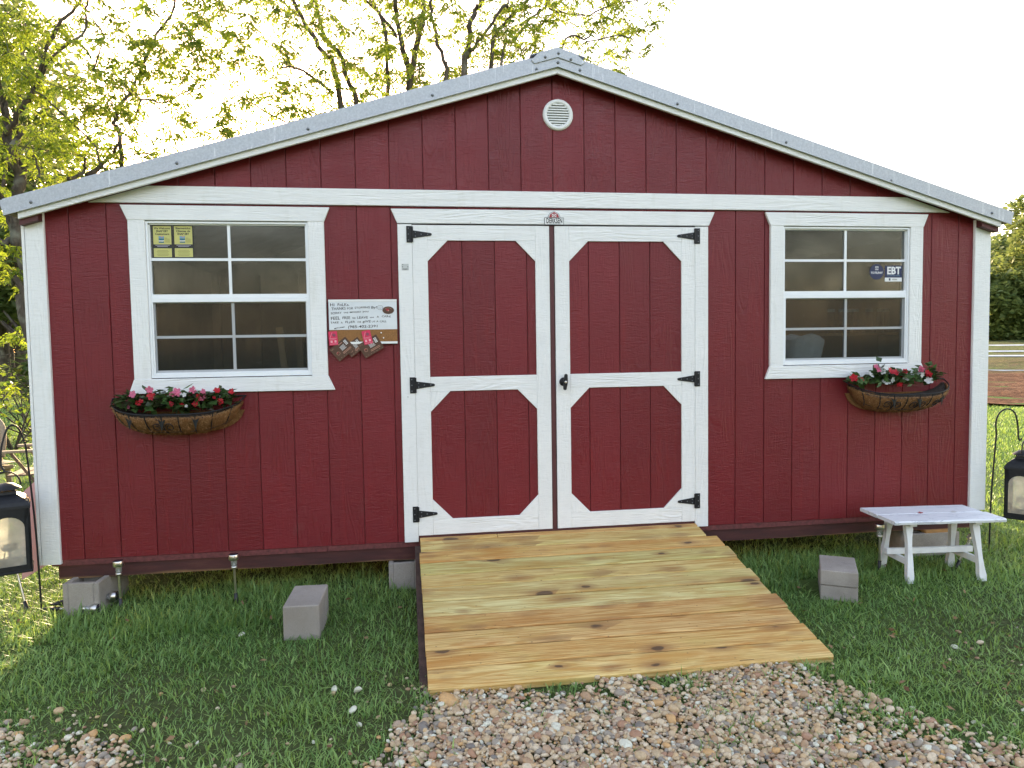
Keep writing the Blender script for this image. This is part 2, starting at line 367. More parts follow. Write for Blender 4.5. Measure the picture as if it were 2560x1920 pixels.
# tilled field, seen past the right corner
def fieldmat():
    t = NT('tilled_soil'); v = t.coord(); sp = t.n('SeparateXYZ'); t.l(v, sp.inputs[0])
    d = t.math('ADD', t.math('MULTIPLY', t.math('SUBTRACT', sp.outputs[0], 1.1), .669), t.math('MULTIPLY', t.math('ADD', sp.outputs[1], 4.5), .743))
    d = t.math('ADD', d, t.math('MULTIPLY', t.noise(v, .5, 4), 1.2))
    f = t.noise(v, 5, 6, .75)
    soil = t.ramp(f, [(.3, (.07, .036, .024)), (.55, (.16, .085, .052)), (.75, (.27, .155, .095))])
    gr = t.ramp(t.noise(v, 3, 5, .7), [(.35, (.10, .09, .06)), (.5, (.12, .14, .06)), (.7, (.09, .14, .04))])
    c = t.mix(t.ramp(t.math('DIVIDE', d, 60), [(.44, (0, 0, 0)), (.47, (.85,)*3), (.52, (.5,)*3), (.55, (.9,)*3), (.8, (1,)*3)]), soil, gr)
    t.pbsdf(c, 1, 0, t.bump(f, .08), .1); return t.m
fu = np.linspace(18.6, 60, 130); fw_ = np.linspace(-16, 16, 60)
U, Wd = np.meshgrid(fu, fw_)
FX = 1.1+U*.669+Wd*.743; FY = -4.5+U*.743-Wd*.669
FZ = gh(FX, FY)+.03+.05*np.sin(U*5.5)*(U < 30)+rng.normal(0, .018, U.shape)
V = np.stack([FX, FY, FZ], -1).reshape(-1, 3); nx, ny = len(fu), len(fw_)
i = (np.arange(ny-1)[:, None]*nx+np.arange(nx-1)[None]).ravel()
linkmesh(npmesh('tilled_field', V, [np.stack([i, i+nx, i+nx+1, i+1], 1)], fieldmat(), smooth=True), 'tilled_field', kind='structure')
M['mulch'] = simple('plastic_sheet', (.62, .64, .66), .5, 0, .15, 3, 0)
for k, (d, wd, lab) in enumerate([(26.5, .05, 'thin white irrigation line lying nearest across the brown field'), (32.4, .28, 'pale plastic row cover on the tilled field nearest the shed'),
        (34.8, .22, 'narrow pale row cover, second back on the tilled field'), (38.5, .35, 'pale row cover, farthest back of those lying on the tilled field')]):
    mb = MB()
    for j in range(14):
        a, b = -12+j*1.8, -12+(j+1)*1.8
        def P(dd, ww, h): 
            x = 1.1+dd*.669+ww*.743; y = -4.5+dd*.743-ww*.669; return (x, y, float(gh(np.array(x), np.array(y)))+h)
        mb.add([P(d, a, .05), P(d, b, .05), P(d+wd/2, b, .09), P(d+wd/2, a, .09), P(d+wd, a, .05), P(d+wd, b, .05)], [(0, 3, 2, 1), (3, 4, 5, 2)])
    mb.build('row_cover', M['mulch'], label=lab, cat='row cover')
# =================================================================== SHED
shed = empty('shed', (0, 0, 0), 'red wooden shed with white trim, double doors and a low metal gable roof', 'shed')
G = .2032; GO = -.004
AX, AZ, SL = 2.045, 2.881, .2955                 # fascia underside at the ridge, slope
def roofz(x, base=AZ): return base-SL*abs(x-AX)
def board(x0, x1, zb, zt, y=0., c=.0025, th=.011, mb=None):
    mb = mb or MB(); sec = [(x0, y+th), (x0, y+c), (x0+c, y), (x1-c, y), (x1, y+c), (x1, y+th)]
    n = 6; vs = [(x, yy, zb(x) if callable(zb) else zb) for x, yy in sec]+[(x, yy, zt(x) if callable(zt) else zt) for x, yy in sec]
    mb.add(vs, [(i, i+1, i+1+n, i+n) for i in range(n-1)]+[tuple(range(n-1, -1, -1)), tuple(range(n, 2*n))]); return mb
WIN = [(-.398, .520), (3.577, 4.495)]; WZ = (1.060, 1.977)
holes = [(a-.03, b+.03, WZ[0]-.03, WZ[1]+.03) for a, b in WIN]+[(1.09, 3.01, -.01, 2.01)]
xs = [-.96]+[k*G+GO for k in range(-4, 25)]+[5.0]
gp = .0017
for a, b in zip(xs[:-1], xs[1:]):
    a2, b2 = a+gp, b-gp
    if b2-a2 < .02: continue
    hit = [h_ for h_ in holes if h_[0] < b2 and h_[1] > a2]
    if not hit: rects = [(a2, b2, 0., 2.12)]
    else:
        hx0, hx1, hz0, hz1 = hit[0]; rects = []
        if hz0 > 0: rects.append((a2, b2, 0., hz0))
        if hx0 > a2: rects.append((a2, hx0, max(0., hz0), hz1))
        if hx1 < b2: rects.append((hx1, b2, max(0., hz0), hz1))
        rects.append((a2, b2, hz1, 2.12))
    rects = [t_ for t_ in rects if t_[1]-t_[0] > .004]
    if len(rects) == 2 and hit[0][0] <= a2 and hit[0][1] >= b2:
        for t_ in rects: board(*t_).build('siding_board', M['red'], shed)
    elif rects:
        mb = MB()
        for t_ in rects: board(*t_, mb=mb)
        mb.build('siding_board', M['red'], shed)
gx = [k*G+GO for k in range(-2, 23)]
gx = [-.55]+gx+[4.65]
for a, b in zip(gx[:-1], gx[1:]):
    if b-a < .03: continue
    if max(roofz(a), roofz(b)) < 2.15: continue
    board(a+gp, b-gp, 2.125, lambda x: max(2.126, roofz(x)+.043)).build('gable_board', M['red'], shed)
# wall behind the boards (seen in the grooves and from inside), split round the openings
wb = MB()
def wallrect(x0, x1, z0, z1): wb.box((x0, .008, z0), (x1, .04, z1))
hs = sorted(holes); cur = -.99
for hx0, hx1, hz0, hz1 in hs:
    wallrect(cur, hx0, -.03, 2.12)
    if hz0 > 0: wallrect(hx0, hx1, -.03, hz0)
    wallrect(hx0, hx1, hz1, 2.12); cur = hx1
wallrect(cur, 5.06, -.03, 2.12)
wb.prism([(-.99, 2.1205-.16), (-.60, 2.1205-.16+0), (-.60, 2.12), (4.70, 2.12), (4.70, 1.96), (5.05, 1.96), (5.05, roofz(5.05)+.06), (AX, AZ+.06), (-.99, roofz(-.99)+.06)], .0405, .06)
wb.prism([(-.30, 2.1205), (4.40, 2.1205), (AX, AZ+.03)], .0085, .04)
wb.build('wall_sheathing', M['groove'], shed)
D = 3.65
sw = MB(); sw.box((-1.0, .041, -.03), (-.96, D, 2.03)); sw.build('side_wall', M['interior'], shed)
sw = MB(); sw.box((5.03, .041, -.03), (5.07, D, 2.03)); sw.build('side_wall', M['interior'], shed)
bw = MB(); bw.box((-.959, D-.04, 0), (5.029, D, 2.12)); bw.build('back_wall', M['interior'], shed)
bw = MB(); bw.prism([(-.955, 2.0), (5.025, 2.0), (5.025, roofz(5.025)+.08), (AX, AZ+.08), (-.955, roofz(-.955)+.08)], D+.0005, D+.05); bw.build('back_gable', M['interior'], shed)
MB().box((-.959, .041, -.03), (5.029, D-.041, -.004)).build('floor', M['interior_floor'], shed)
for k in range(15):                      # studs inside the back wall
    x = -.9+k*.41; MB().box((x, D-.13, .0), (x+.04, D-.042, 2.0)).build('stud', M['interior'], shed)
# sill trim, skids
MB().box((-1.0, .003, -.036), (.575, .03, -.003)).build('sill_trim', M['lip'], shed)
MB().box((.58, .003, -.036), (5.05, .03, -.003)).build('sill_trim', M['lip'], shed)
def skid(y, x0=-.97, x1=5.04):
    mb = MB(); n = 60; vs = []; 
    for i in range(n+1):
        x = x0+(x1-x0)*i/n; zb = -.118+.006*noise.noise((x*1.3, y, 1))+.004*noise.noise((x*9, y, 3))
        vs += [(x, y, zb), (x, y, -.038), (x, y+.09, -.038), (x, y+.09, zb)]
    fs = []
    for i in range(n):
        for k in range(4): fs.append((i*4+k, (i+1)*4+k, (i+1)*4+(k+1) % 4, i*4+(k+1) % 4))
    fs += [(0, 1, 2, 3), (n*4+3, n*4+2, n*4+1, n*4)]
    mb.add(vs, fs); return mb.build('skid', M['skid'], shed)
skid(.015); skid(1.7); skid(3.5)
# corner posts
def post(x0, x1, z0, zt): 
    mb = MB(); board(x0, x1, z0, zt, -.02, .003, .03, mb); return mb.build('corner_board', M['white_v'], shed)
post(-1.043, -.942, -.02, lambda x: roofz(x)+.02); post(4.985, 5.108, .01, lambda x: roofz(x)+.02)
board(-1.062, -1.046, -.02, 1.96, -.018, .002, .13).build('side_corner_board', M['white_v'], shed)
# band under the gable
bz0, bz1 = 2.081, 2.179
lx = AX-(roofz(AX)+.012-bz0)/SL; rx = AX+(roofz(AX)+.012-bz0)/SL; ulx = AX-(roofz(AX)+.012-bz1)/SL; urx = AX+(roofz(AX)+.012-bz1)/SL
MB().prism([(lx, bz0), (rx, bz0), (urx, bz1), (ulx, bz1)], -.02, .0-.0005).build('band_board', M['white_h'], shed, bevel=.002)
# fascia boards, rake trim, roof
FO = -.09
for s in (-1, 1):
    xe = -1.04 if s < 0 else 5.122
    p = [(xe, roofz(xe)), (AX, AZ), (AX, AZ+.044), (xe, roofz(xe)+.044)]
    if s > 0: p = p[::-1]
    MB().prism(p, FO, FO+.02).build('fascia', M['white_h'], shed, bevel=.002)
    xm = -1.105 if s < 0 else 5.182
    e = .02*s
    def q(x, dz): return (x, roofz(x, AZ)+dz)
    p = [q(xm, .036), (AX, AZ+.036), (AX, AZ+.125), (xm+e, roofz(xm+e)+.120)]
    if s > 0: p = p[::-1]
    MB().prism(p, FO-.014, FO-.012).build('rake_trim', M['metal'], shed)
    p = [q(xm, .034), (AX, AZ+.034), (AX, AZ+.045), q(xm, .045)]
    if s > 0: p = p[::-1]
    MB().prism(p, FO-.019, FO-.0145).build('rake_hem', M['metal'], shed)
    # deck and metal sheet
    p = [q(xm-.0*s, .045), (AX, AZ+.045), (AX, AZ+.118), q(xm, .112)]
    if s > 0: p = p[::-1]
    MB().prism(p, FO+.0205, D+.1).build('roof_deck', M['interior'], shed)
    rs = MB(); p = [q(xm+e, .120), (AX, AZ+.122), (AX, AZ+.126), q(xm+e, .124)]
    if s > 0: p = p[::-1]
    rs.prism(p, FO-.0115, D+.12)
    for j in range(17):                 # standing ribs
        yy = FO+.02+j*.229; p = [q(xm+e, .124), (AX, AZ+.126), (AX, AZ+.142), q(xm+e, .138)]
        if s > 0: p = p[::-1]
        rs.prism(p, yy, yy+.03)
    rs.build('roof_sheet', M['metal'], shed)
    x0, x1 = (-1.043, -.945) if s < 0 else (4.99, 5.118)
    MB().prism([(x0, roofz(x0)-.03+(0 if s < 0 else .0)), (x1, roofz(x1)-.03), (x1, roofz(x1)+.02), (x0, roofz(x0)+.02)], -.069, -.0205).build('eave_block', M['darkred'], shed)
# ridge cap
cp = [(AX-.17, AZ+.10-.045), (AX-.155, AZ+.035), (AX-.0, AZ+.085), (AX+.155, AZ+.035), (AX+.175, AZ+.10-.045), (AX+.10, AZ+.125), (AX+.045, AZ+.135), (AX, AZ+.155), (AX-.045, AZ+.135), (AX-.10, AZ+.125)]
cp = [(AX-.165, AZ+.065), (AX-.145, AZ+.045), (AX, AZ+.088), (AX+.145, AZ+.045), (AX+.17, AZ+.065), (AX+.125, AZ+.105), (AX+.06, AZ+.130), (AX, AZ+.150), (AX-.06, AZ+.130), (AX-.125, AZ+.105)]
MB().prism(cp, FO-.022, FO-.0155).build('ridge_cap', M['metal'], shed, bevel=.002)
rc = MB()
for s in (-1, 1):
    p = [(AX, AZ+.150), (AX+s*.17, AZ+.10), (AX+s*.17, AZ+.096), (AX, AZ+.146)]
    if s > 0: p = p[::-1]
    rc.prism(p, FO-.015, D+.12)
rc.build('ridge_flashing', M['metal'], shed)
sc_ = MB(); sc_.lathe([(.0001, -.006), (.006, -.006), (.0095, 0)], n=8, axis='y'); scm = sc_.mesh('screw', M['screw'])
def screw(px, py, y=FO-.0155):
    p = at(px, py, y); o = linkmesh(scm, 'screw', shed); o.location = p; return o
for px, py in [(77, 505.5), (442, 408), (770, 322.7), (1081, 238), (1341.4, 173), (1395, 156.5), (1450, 175.5), (1693.7, 259.7), (1965.6, 355.8), (2228, 451.8), (2480.3, 532.7)]: screw(px, py, FO-.0150)
for px, py in [(1363.2, 142.7), (1396.3, 133), (1427.4, 148.5)]: screw(px, py, FO-.0225)
# vent
vt = MB(); vt.lathe([(.069, -.006), (.073, -.016), (.094, -.013), (.097, -.002), (.097, .004)], (2.064, 0, 2.658), 32, axis='y'); vent = vt.build('vent', M['plastic_white'], shed)
MB().lathe([(.0001, -.0008), (.0725, -.0008)], (2.064, 0, 2.658), 28, axis='y').build('vent_screen', simple('vent_mesh', (.25, .27, .22), .8), vent)
for k in range(9):
    z = 2.658-.062+k*.0155; hw = math.sqrt(max(0, .0705**2-(z-2.658)**2))
    mb = MB(); mb.box((2.064-hw, -.013, z-.004), (2.064+hw, -.003, z+.0035)); mb.build('slat', M['plastic_white'], vent)
# ------------------------------------------------------------------ windows
def window(x0, x1):
    W = MB(); 
    W.box((x0, -.010, WZ[0]), (x0+.012, .06, WZ[1])); W.box((x1-.012, -.010, WZ[0]), (x1, .06, WZ[1]))
    W.box((x0+.0121, -.010, WZ[1]-.012), (x1-.0121, .06, WZ[1])); W.box((x0+.0121, -.010, WZ[0]), (x1-.0121, .06, WZ[0]+.022))
    win = W.build('window', M['vinyl'], shed, bevel=.001)
    hx0, hx1 = x0-.132, x1+.132
    MB().prism([(x0-.095, WZ[1]+.004), (x1+.097, WZ[1]+.004), (hx1, 2.066), (hx0, 2.068)], -.022, -.0005).build('head_trim', M['white_h'], win, bevel=.002)
    MB().prism([(hx0+.005, .970), (hx1+.004, .967), (x1+.097, 1.055), (x0-.095, 1.055)], -.022, -.0005).build('sill_trim', M['white_h'], win, bevel=.002)
    board(x0-.094, x0-.001, 1.0555, WZ[1]+.0035, -.020, .002, .0195).build('side_trim', M['white_v'], win)
    board(x1+.001, x1+.096, 1.0555, WZ[1]+.0035, -.020, .002, .0195).build('side_trim', M['white_v'], win)
    # upper sash
    a, b = x0+.0125, x1-.0125; S = MB(); S.box((a, .004, 1.552), (a+.006, .03, 1.964)); S.box((b-.006, .004, 1.552), (b, .03, 1.964))
    S.box((a, .004, 1.958), (b, .03, 1.9645)); S.box((a, .0, 1.531), (b, .03, 1.552))
    us = S.build('upper_sash', M['vinyl'], win)
    xm = (a+b)/2+.0; zm = 1.757
    MB().box((xm-.008, .008, 1.5525), (xm+.008, .016, 1.9575)).build('muntin', M['vinyl'], win)
    MB().box((a+.0065, .0085, zm-.008), (xm-.0085, .0155, zm+.008)).build('muntin', M['vinyl'], win)
    MB().box((xm+.0085, .0085, zm-.008), (b-.0065, .0155, zm+.008)).build('muntin', M['vinyl'], win)
    MB().box((a+.0062, .018, 1.5522), (b-.0062, .0195, 1.9578)).build('pane', M['glass'], win)
    # lower sash behind its screen
    S = MB(); S.box((a, .012, 1.083), (a+.016, .028, 1.530)); S.box((b-.016, .012, 1.083), (b, .028, 1.530)); S.box((a+.0161, .012, 1.083), (b-.0161, .028, 1.103)); S.box((a+.0161, .012, 1.500), (b-.0161, .028, 1.5300))
    S.build('lower_sash', M['vinyl'], win)
    S = MB(); S.box((a, -.006, 1.0825), (a+.010, .004, 1.530)); S.box((b-.010, -.006, 1.0825), (b, .004, 1.530)); S.box((a+.0101, -.006, 1.0825), (b-.0101, .004, 1.090)); S.box((a+.0101, -.006, 1.505), (b-.0101, .004, 1.5300))
    S.build('screen_frame', M['vinyl'], win, bevel=.001)
    xl = xm+.008; zl = 1.300
    MB().box((xl-.008, .010, 1.1035), (xl+.008, .018, 1.4995)).build('muntin', M['vinyl'], win)
    MB().box((a+.0165, .0105, zl-.008), (xl-.0085, .0175, zl+.008)).build('muntin', M['vinyl'], win)
    MB().box((xl+.0085, .0105, zl-.008), (b-.0165, .0175, zl+.008)).build('muntin', M['vinyl'], win)
    MB().box((a+.0162, .020, 1.1032), (b-.0162, .0215, 1.4998)).build('pane', M['glass'], win)
    mb = MB(); mb.add([(a+.010, .0, 1.09), (b-.010, .0, 1.09), (b-.010, .0, 1.505), (a+.010, .0, 1.505)], [(0, 1, 2, 3)]); mb.build('insect_screen', M['screen'], win)
    return win
for a, b in WIN: window(a, b)
# ------------------------------------------------------------------ doors
board(1.053, 1.1395, .0, 1.970, -.020, .002, .03).build('door_jamb', M['white_v'], shed)
board(2.959, 3.049, .0, 1.970, -.020, .002, .03).build('door_jamb', M['white_v'], shed)
MB().prism([(1.053, 1.976), (3.053, 1.976), (3.093, 2.064), (1.015, 2.063)], -.022, -.0005).build('door_header', M['white_h'], shed, bevel=.002)
MB().box((1.14, .012, -.02), (2.958, .06, 2.0)).build('door_frame', M['darkred'], shed)
MB().box((1.142, -.012, .004), (2.956, .011, .036)).build('threshold', M['darkred'], shed)
MB().box((1.999, -.014, .037), (2.0255, .0115, 1.969)).build('door_stop', M['darkred'], shed)
def hinge(parent, x, z, s):
    h = MB(); px = x-s*.034
    h.box((min(x, px), -.0235, z-.050), (max(x, px), -.0205, z+.050))
    h.tube([(x+s*.002, -.026, z-.047), (x+s*.002, -.026, z+.047)], .005, 8)
    ta, tb = x+s*.004, x+s*.120
    p = [(ta, z-.024), (tb-s*.006, z-.008), (tb, z-.004), (tb, z+.004), (tb-s*.006, z+.008), (ta, z+.024)]
    if s < 0: p = p[::-1]
    h.prism(p, -.0240, -.0205)
    for (xx, zz) in [(x-s*.022, z+.036), (x-s*.022, z), (x-s*.022, z-.036), (x+s*.02, z+.012), (x+s*.02, z-.012), (x+s*.055, z), (x+s*.095, z)]:
        h.lathe([(.0001, -.0265), (.0035, -.0262), (.0045, -.0238)], (xx, 0, zz), 8, axis='y', mi=1)
    h.build('hinge', [M['black'], M['screw']], parent)
def door(x0, x1, grooves, s):
    d = MB(); d.box((x0, -.0, .0385), (x1, .0115, 1.966)); dr = d.build('door', M['darkred'], shed)
    sx = [x0+.09]+grooves+[x1-.088]
    for a, b in zip(sx[:-1], sx[1:]): 
        mb = MB(); board(a-.0 if a != sx[0] else a-.01, b-2*gp if b != sx[-1] else b+.01, .13, 1.88, -.0080, .002, .0075, mb); mb.build('panel_board', M['red'], dr)
    yf = -.020; A, B = x0+.0925, x1-.0905
    board(x0, A-.0004, .0385, 1.966, yf, .0015, .0195).build('stile', M['white_v'], dr); board(B+.0004, x1, .0385, 1.966, yf, .0015, .0195).build('stile', M['white_v'], dr)
    for z0, z1 in ((1.873, 1.966), (.942, 1.032), (.0385, .136)):
        MB().box((A+.0003, yf+.0002, z0), (B-.0003, -.0085, z1)).build('rail', M['white_h'], dr, bevel=.0012)
    cx, cz = .123, .126
    for (xx, zz, dx, dz) in [(A, 1.8725, 1, -1), (B, 1.8725, -1, -1), (A, .9415, 1, -1), (B, .9415, -1, -1), (A, .1365, 1, 1), (B, .1365, -1, 1)]:
        p = [(xx, zz), (xx+dx*cx, zz), (xx, zz+dz*cz)]
        if dx*dz < 0: p = p[::-1]
        MB().prism(p, yf+.0004, -.0085).build('corner_brace', M['white_d'], dr, bevel=.001)
    for z in (1.909, .983, .174): hinge(dr, x0-.0 if s > 0 else x1+.0, z, s)
    return dr
dl = door(1.1405, 1.9955, [1.4465, 1.6500, 1.8530], 1)
dr_ = door(2.0305, 2.9575, [2.2525, 2.4557, 2.6589], -1)
h = MB(); h.lathe([(.0001, -.029), (.024, -.029), (.028, -.024), (.028, -.0205)], (2.078, 0, .984), 20, axis='y')
h.lathe([(.0001, -.05), (.009, -.05), (.010, -.028)], (2.078, 0, .984), 12, axis='y')
s0 = len(h.v); h.prism([(-.009, -.046), (-.004, -.051), (.004, -.051), (.009, -.046), (.014, 0), (.009, .046), (.004, .051), (-.004, .051), (-.009, .046), (-.014, 0)], -.066, -.05)
h.xf(Matrix.Translation((2.082, 0, .984)) @ Matrix.Rotation(R(5), 4, 'Y'), s0)
hd = h.build('handle', M['black'], dr_)
MB().lathe([(.0001, -.069), (.0075, -.069), (.0085, -.0662)], (2.082, 0, .984), 14, axis='y').build('keyhole', M['chrome'], hd)

# =================================================================== LETTERING
def text_mb(lines, mi=0, mb=None):       # lines: (text, x, z, size, y, rot, shear, xscale)
    mb = mb or MB()
    for (tx, x, z, size, y, rot, shear, xsc, bold) in lines:
        cu = bpy.data.curves.new('lettering', 'FONT'); cu.body = tx; cu.size = size; cu.shear = shear; cu.resolution_u = 2; cu.offset = bold*size
        ob = bpy.data.objects.new('lettering', cu); me = ob.to_mesh()
        c, s = math.cos(rot), math.sin(rot)
        vs = [(x+(v.co.x*xsc*c-v.co.y*s), y, z+(v.co.x*xsc*s+v.co.y*c)) for v in me.vertices]
        fs = [tuple(p.vertices) for p in me.polygons]
        fs = [f if sum((vs[f[k]][0]*vs[f[(k+1) % len(f)]][2]-vs[f[(k+1) % len(f)]][0]*vs[f[k]][2]) for k in range(len(f))) > 0 else f[::-1] for f in fs]
        mb.add(vs, fs, mi); ob.to_mesh_clear(); bpy.data.objects.remove(ob); bpy.data.curves.remove(cu)
    return mb
def twidth(tx, size=1.):
    cu = bpy.data.curves.new('lettering', 'FONT'); cu.body = tx; cu.size = size; ob = bpy.data.objects.new('lettering', cu); me = ob.to_mesh()
    wd = max([v.co.x for v in me.vertices] or [0]); ob.to_mesh_clear(); bpy.data.objects.remove(ob); bpy.data.curves.remove(cu); return wd
def fit(tx, xc, z, width, height, y, bold=.0, rot=0, shear=0, maxs=None):   # centred text of given width and cap height
    size = height/.70; wd = twidth(tx, size); return (tx, xc-width/2*math.cos(rot), z-width/2*math.sin(rot), size, y, rot, shear, width/wd, bold)
def flat(name, col, rough=.5): return simple(name, col, rough, 0, .04, 20, 0)
INK = flat('black_ink', (.012, .012, .014)); WHITEP = flat('white_print', (.75, .76, .76)); NAVY = flat('navy_print', (.012, .020, .075)); GREYP = flat('grey_print', (.25, .26, .27))
YEL = flat('yellow_print', (.52, .50, .16)); TEAL = flat('teal_print', (.01, .13, .19)); BLUEP = flat('light_blue_print', (.16, .30, .42)); PALE = flat('pale_board', (.66, .70, .74), .3)
CORK = simple('cork', (.27, .13, .045), .9, 0, .25, 150, .001); PINKP = flat('hot_pink_print', (.62, .025, .09)); BROWNP = flat('brown_print', (.075, .032, .018), .4); PEACH = flat('peach_print', (.55, .28, .2)); REDP = flat('red_print', (.33, .02, .03))
def rect(mb, x0, z0, x1, z1, y, mi=0): return mb.add([(x0, y, z0), (x1, y, z0), (x1, y, z1), (x0, y, z1)], [(0, 1, 2, 3)], mi)
def disc(mb, x, z, rx, rz, y, mi=0, n=24): return mb.add([(x+rx*math.cos(2*math.pi*k/n), y, z+rz*math.sin(2*math.pi*k/n)) for k in range(n)], [tuple(range(n))], mi)
# maker's sign over the doors
sg = empty('maker_sign', (2.027, -.022, 2.01), 'small maker sign with a red barn over the word DERKSEN above the doors', 'sign')
def S_(mb, name, mats, par): mb.xf(Matrix.Translation((-par.location[0], -par.location[1], -par.location[2]))); return mb.build(name, mats, par)
m = MB(); m.prism([(1.966, 1.972), (2.089, 1.972), (2.089, 2.018), (1.966, 2.018)], -.028, -.0225); rect(m, 1.9685, 1.9745, 2.0865, 2.0155, -.0286, 1); S_(m, 'name_plate', [INK, WHITEP], sg)
m = MB(); bp = [(1.986, 2.0185), (2.068, 2.0185), (2.058, 2.042), (2.045, 2.050), (2.027, 2.059), (2.009, 2.050), (1.996, 2.042)]
m.prism(bp, -.028, -.0225); m.add([(2.027+(x-2.027)*.9, -.0286, 2.0185+(z-2.0185)*.92) for x, z in bp], [tuple(range(7))], 1); m.add([(2.027+(x-2.027)*.80, -.0291, 2.0185+(z-2.0185)*.84) for x, z in bp], [tuple(range(7))], 2)
rect(m, 2.013, 2.0215, 2.041, 2.040, -.0296, 1); rect(m, 2.0155, 2.0235, 2.0385, 2.038, -.0300, 2)
for a, b in (((2.0155, 2.0235), (2.0385, 2.038)), ((2.0155, 2.038), (2.0385, 2.0235))):
    dx, dz = (b[0]-a[0]), (b[1]-a[1]); l_ = math.hypot(dx, dz); nx_, nz_ = -dz/l_*.0016, dx/l_*.0016
    m.add([(a[0]-nx_, -.0304, a[1]-nz_), (b[0]-nx_, -.0304, b[1]-nz_), (b[0]+nx_, -.0304, b[1]+nz_), (a[0]+nx_, -.0304, a[1]+nz_)], [(0, 1, 2, 3)], 1)
S_(m, 'barn_emblem', [GREYP, WHITEP, REDP], sg)
S_(text_mb([fit('DERKSEN', 2.0275, 1.983, .102, .031, -.0291, .024)]), 'lettering', INK, sg)
S_(rect(MB(), 1.982, 1.9765, 2.073, 1.979, -.0291), 'small_print', GREYP, sg)
# stickers in the left window (on the inside face of the upper pane's outside)
def poster(x, z, wd, hgt, lines, lab, lowlab):
    y = .0172
    e = empty('window_notice', (x, y, z), lab, 'poster')
    m = MB(); m.box((x, y-.0006, z-hgt), (x+wd, y, z)); S_(m, 'backing', INK, e)
    m = MB(); y2 = y-.0010; zt = z-.005; zs = z-.128*.85
    rect(m, x+.006, z-.112, x+wd-.006, z-.006, y2); rect(m, x+.006, z-.186, x+wd-.006, z-.135, y2); S_(m, 'yellow_print', YEL, e)
    t_ = MB(); y3 = y-.0014
    text_mb([fit(l, x+wd/2, z-.024-k*.0165, ww, .0115, y3, .03) for k, (l, ww) in enumerate(lines)], 0, t_); S_(t_, 'lettering', INK, e)
    t_ = MB(); lx = x+wd*.32
    rect(t_, lx, z-.090, lx+.030, z-.078, y3, 0); rect(t_, lx, z-.103, lx+.030, z-.096, y3, 0); rect(t_, lx, z-.077, lx+.030, z-.064, y3, 1); disc(t_, lx+.018, z-.066, .006, .004, y3-.0002, 2, 10)
    text_mb([fit('SNAP', lx+.0145, z-.0955, .029, .008, y3-.0004, .03)], 3, t_); S_(t_, 'emblem', [TEAL, BLUEP, PEACH, WHITEP], e)
    t_ = MB()
    for k in range(5): rect(t_, lx+.034, z-.074-k*.006, lx+.034+(.014 if k == 0 else .030-.004*(k % 2)), z-.0765-k*.006+.0006, y3, 0)
    for k in range(2): rect(t_, x+.016+.01*k, z-.1185-k*.0075, x+wd-.016-.01*k, z-.1155-k*.0075, y3, 1)
    for k in range(5): rect(t_, x+.026-.004*(k % 2), z-.148-k*.0075, x+wd-.026+.004*(k % 2), z-.1462-k*.0075, y3, 0)
    S_(t_, 'small_print', [flat('olive_ink', (.16, .15, .04)), flat('lilac_print', (.4, .38, .45))], e)
poster(-.371, 1.958, .112, .192, [('We Welcome', .088), ('SNAP EBT', .066), ('Customers', .078)], 'yellow and black notice reading We Welcome SNAP EBT Customers, in the left window', 0)
poster(-.254, 1.959, .113, .194, [('Bienvenidos', .083), ('Clientes de', .078), ('SNAP EBT', .066)], 'yellow and black notice reading Bienvenidos Clientes de SNAP EBT, beside the English one', 0)
e = empty('round_sticker', (4.273, .017, 1.682), 'round navy TOTILPAY sticker in the right window', 'sticker')
S_(disc(MB(), 4.273, 1.682, .053, .053, .0168, 0, 40), 'disc', NAVY, e)
m = text_mb([fit('TOTILPAY', 4.273, 1.669, .088, .0135, .0160, .03)]); y = .0160
for r4 in ((4.2615, 1.706, 4.2645, 1.717), (4.2815, 1.706, 4.2845, 1.717), (4.2615, 1.7155, 4.2845, 1.7185), (4.261, 1.699, 4.285, 1.7015), (4.261, 1.694, 4.285, 1.6965), (4.2665, 1.710, 4.2795, 1.7122), (4.2718, 1.7035, 4.2742, 1.7105)): rect(m, r4[0], r4[1], r4[2], r4[3], y)
S_(m, 'lettering', WHITEP, e)
e = empty('payment_sticker', (4.40, .017, 1.67), 'navy and white EBT accepted here sticker in the right window', 'sticker')
m = MB(); rect(m, 4.334, 1.643, 4.462, 1.724, .0168, 0); rect(m, 4.334, 1.616, 4.462, 1.6425, .0168, 1); S_(m, 'backing', [NAVY, WHITEP], e)
m = text_mb([fit('EBT', 4.400, 1.667, .103, .048, .0160, .035)]); text_mb([fit('ACCEPTED HERE', 4.398, 1.652, .096, .0085, .0160)], 1, m); text_mb([fit('TOTILPAY', 4.406, 1.6255, .040, .009, .0160, .02)], 2, m); rect(m, 4.364, 1.623, 4.376, 1.638, .0160, 3)
S_(m, 'lettering', [WHITEP, BLUEP, INK, NAVY], e)
# code label on the jamb (the code itself left out)
e = empty('asset_label', (1.090, -.0205, 1.712), 'small grey number label on the white jamb left of the doors', 'label')
m = MB(); m.box((1.073, -.0215, 1.690), (1.116, -.0207, 1.729)); S_(m, 'backing', flat('label_grey', (.5, .52, .52)), e)
m = text_mb([fit('028801', 1.095, 1.694, .034, .007, -.0220, .02)]); rect(m, 1.077, 1.723, 1.084, 1.7265, -.0220); disc(m, 1.079, 1.711, .003, .003, -.0220); disc(m, 1.111, 1.711, .003, .003, -.0220); S_(m, 'lettering', flat('dark_grey_ink', (.07, .07, .07)), e)
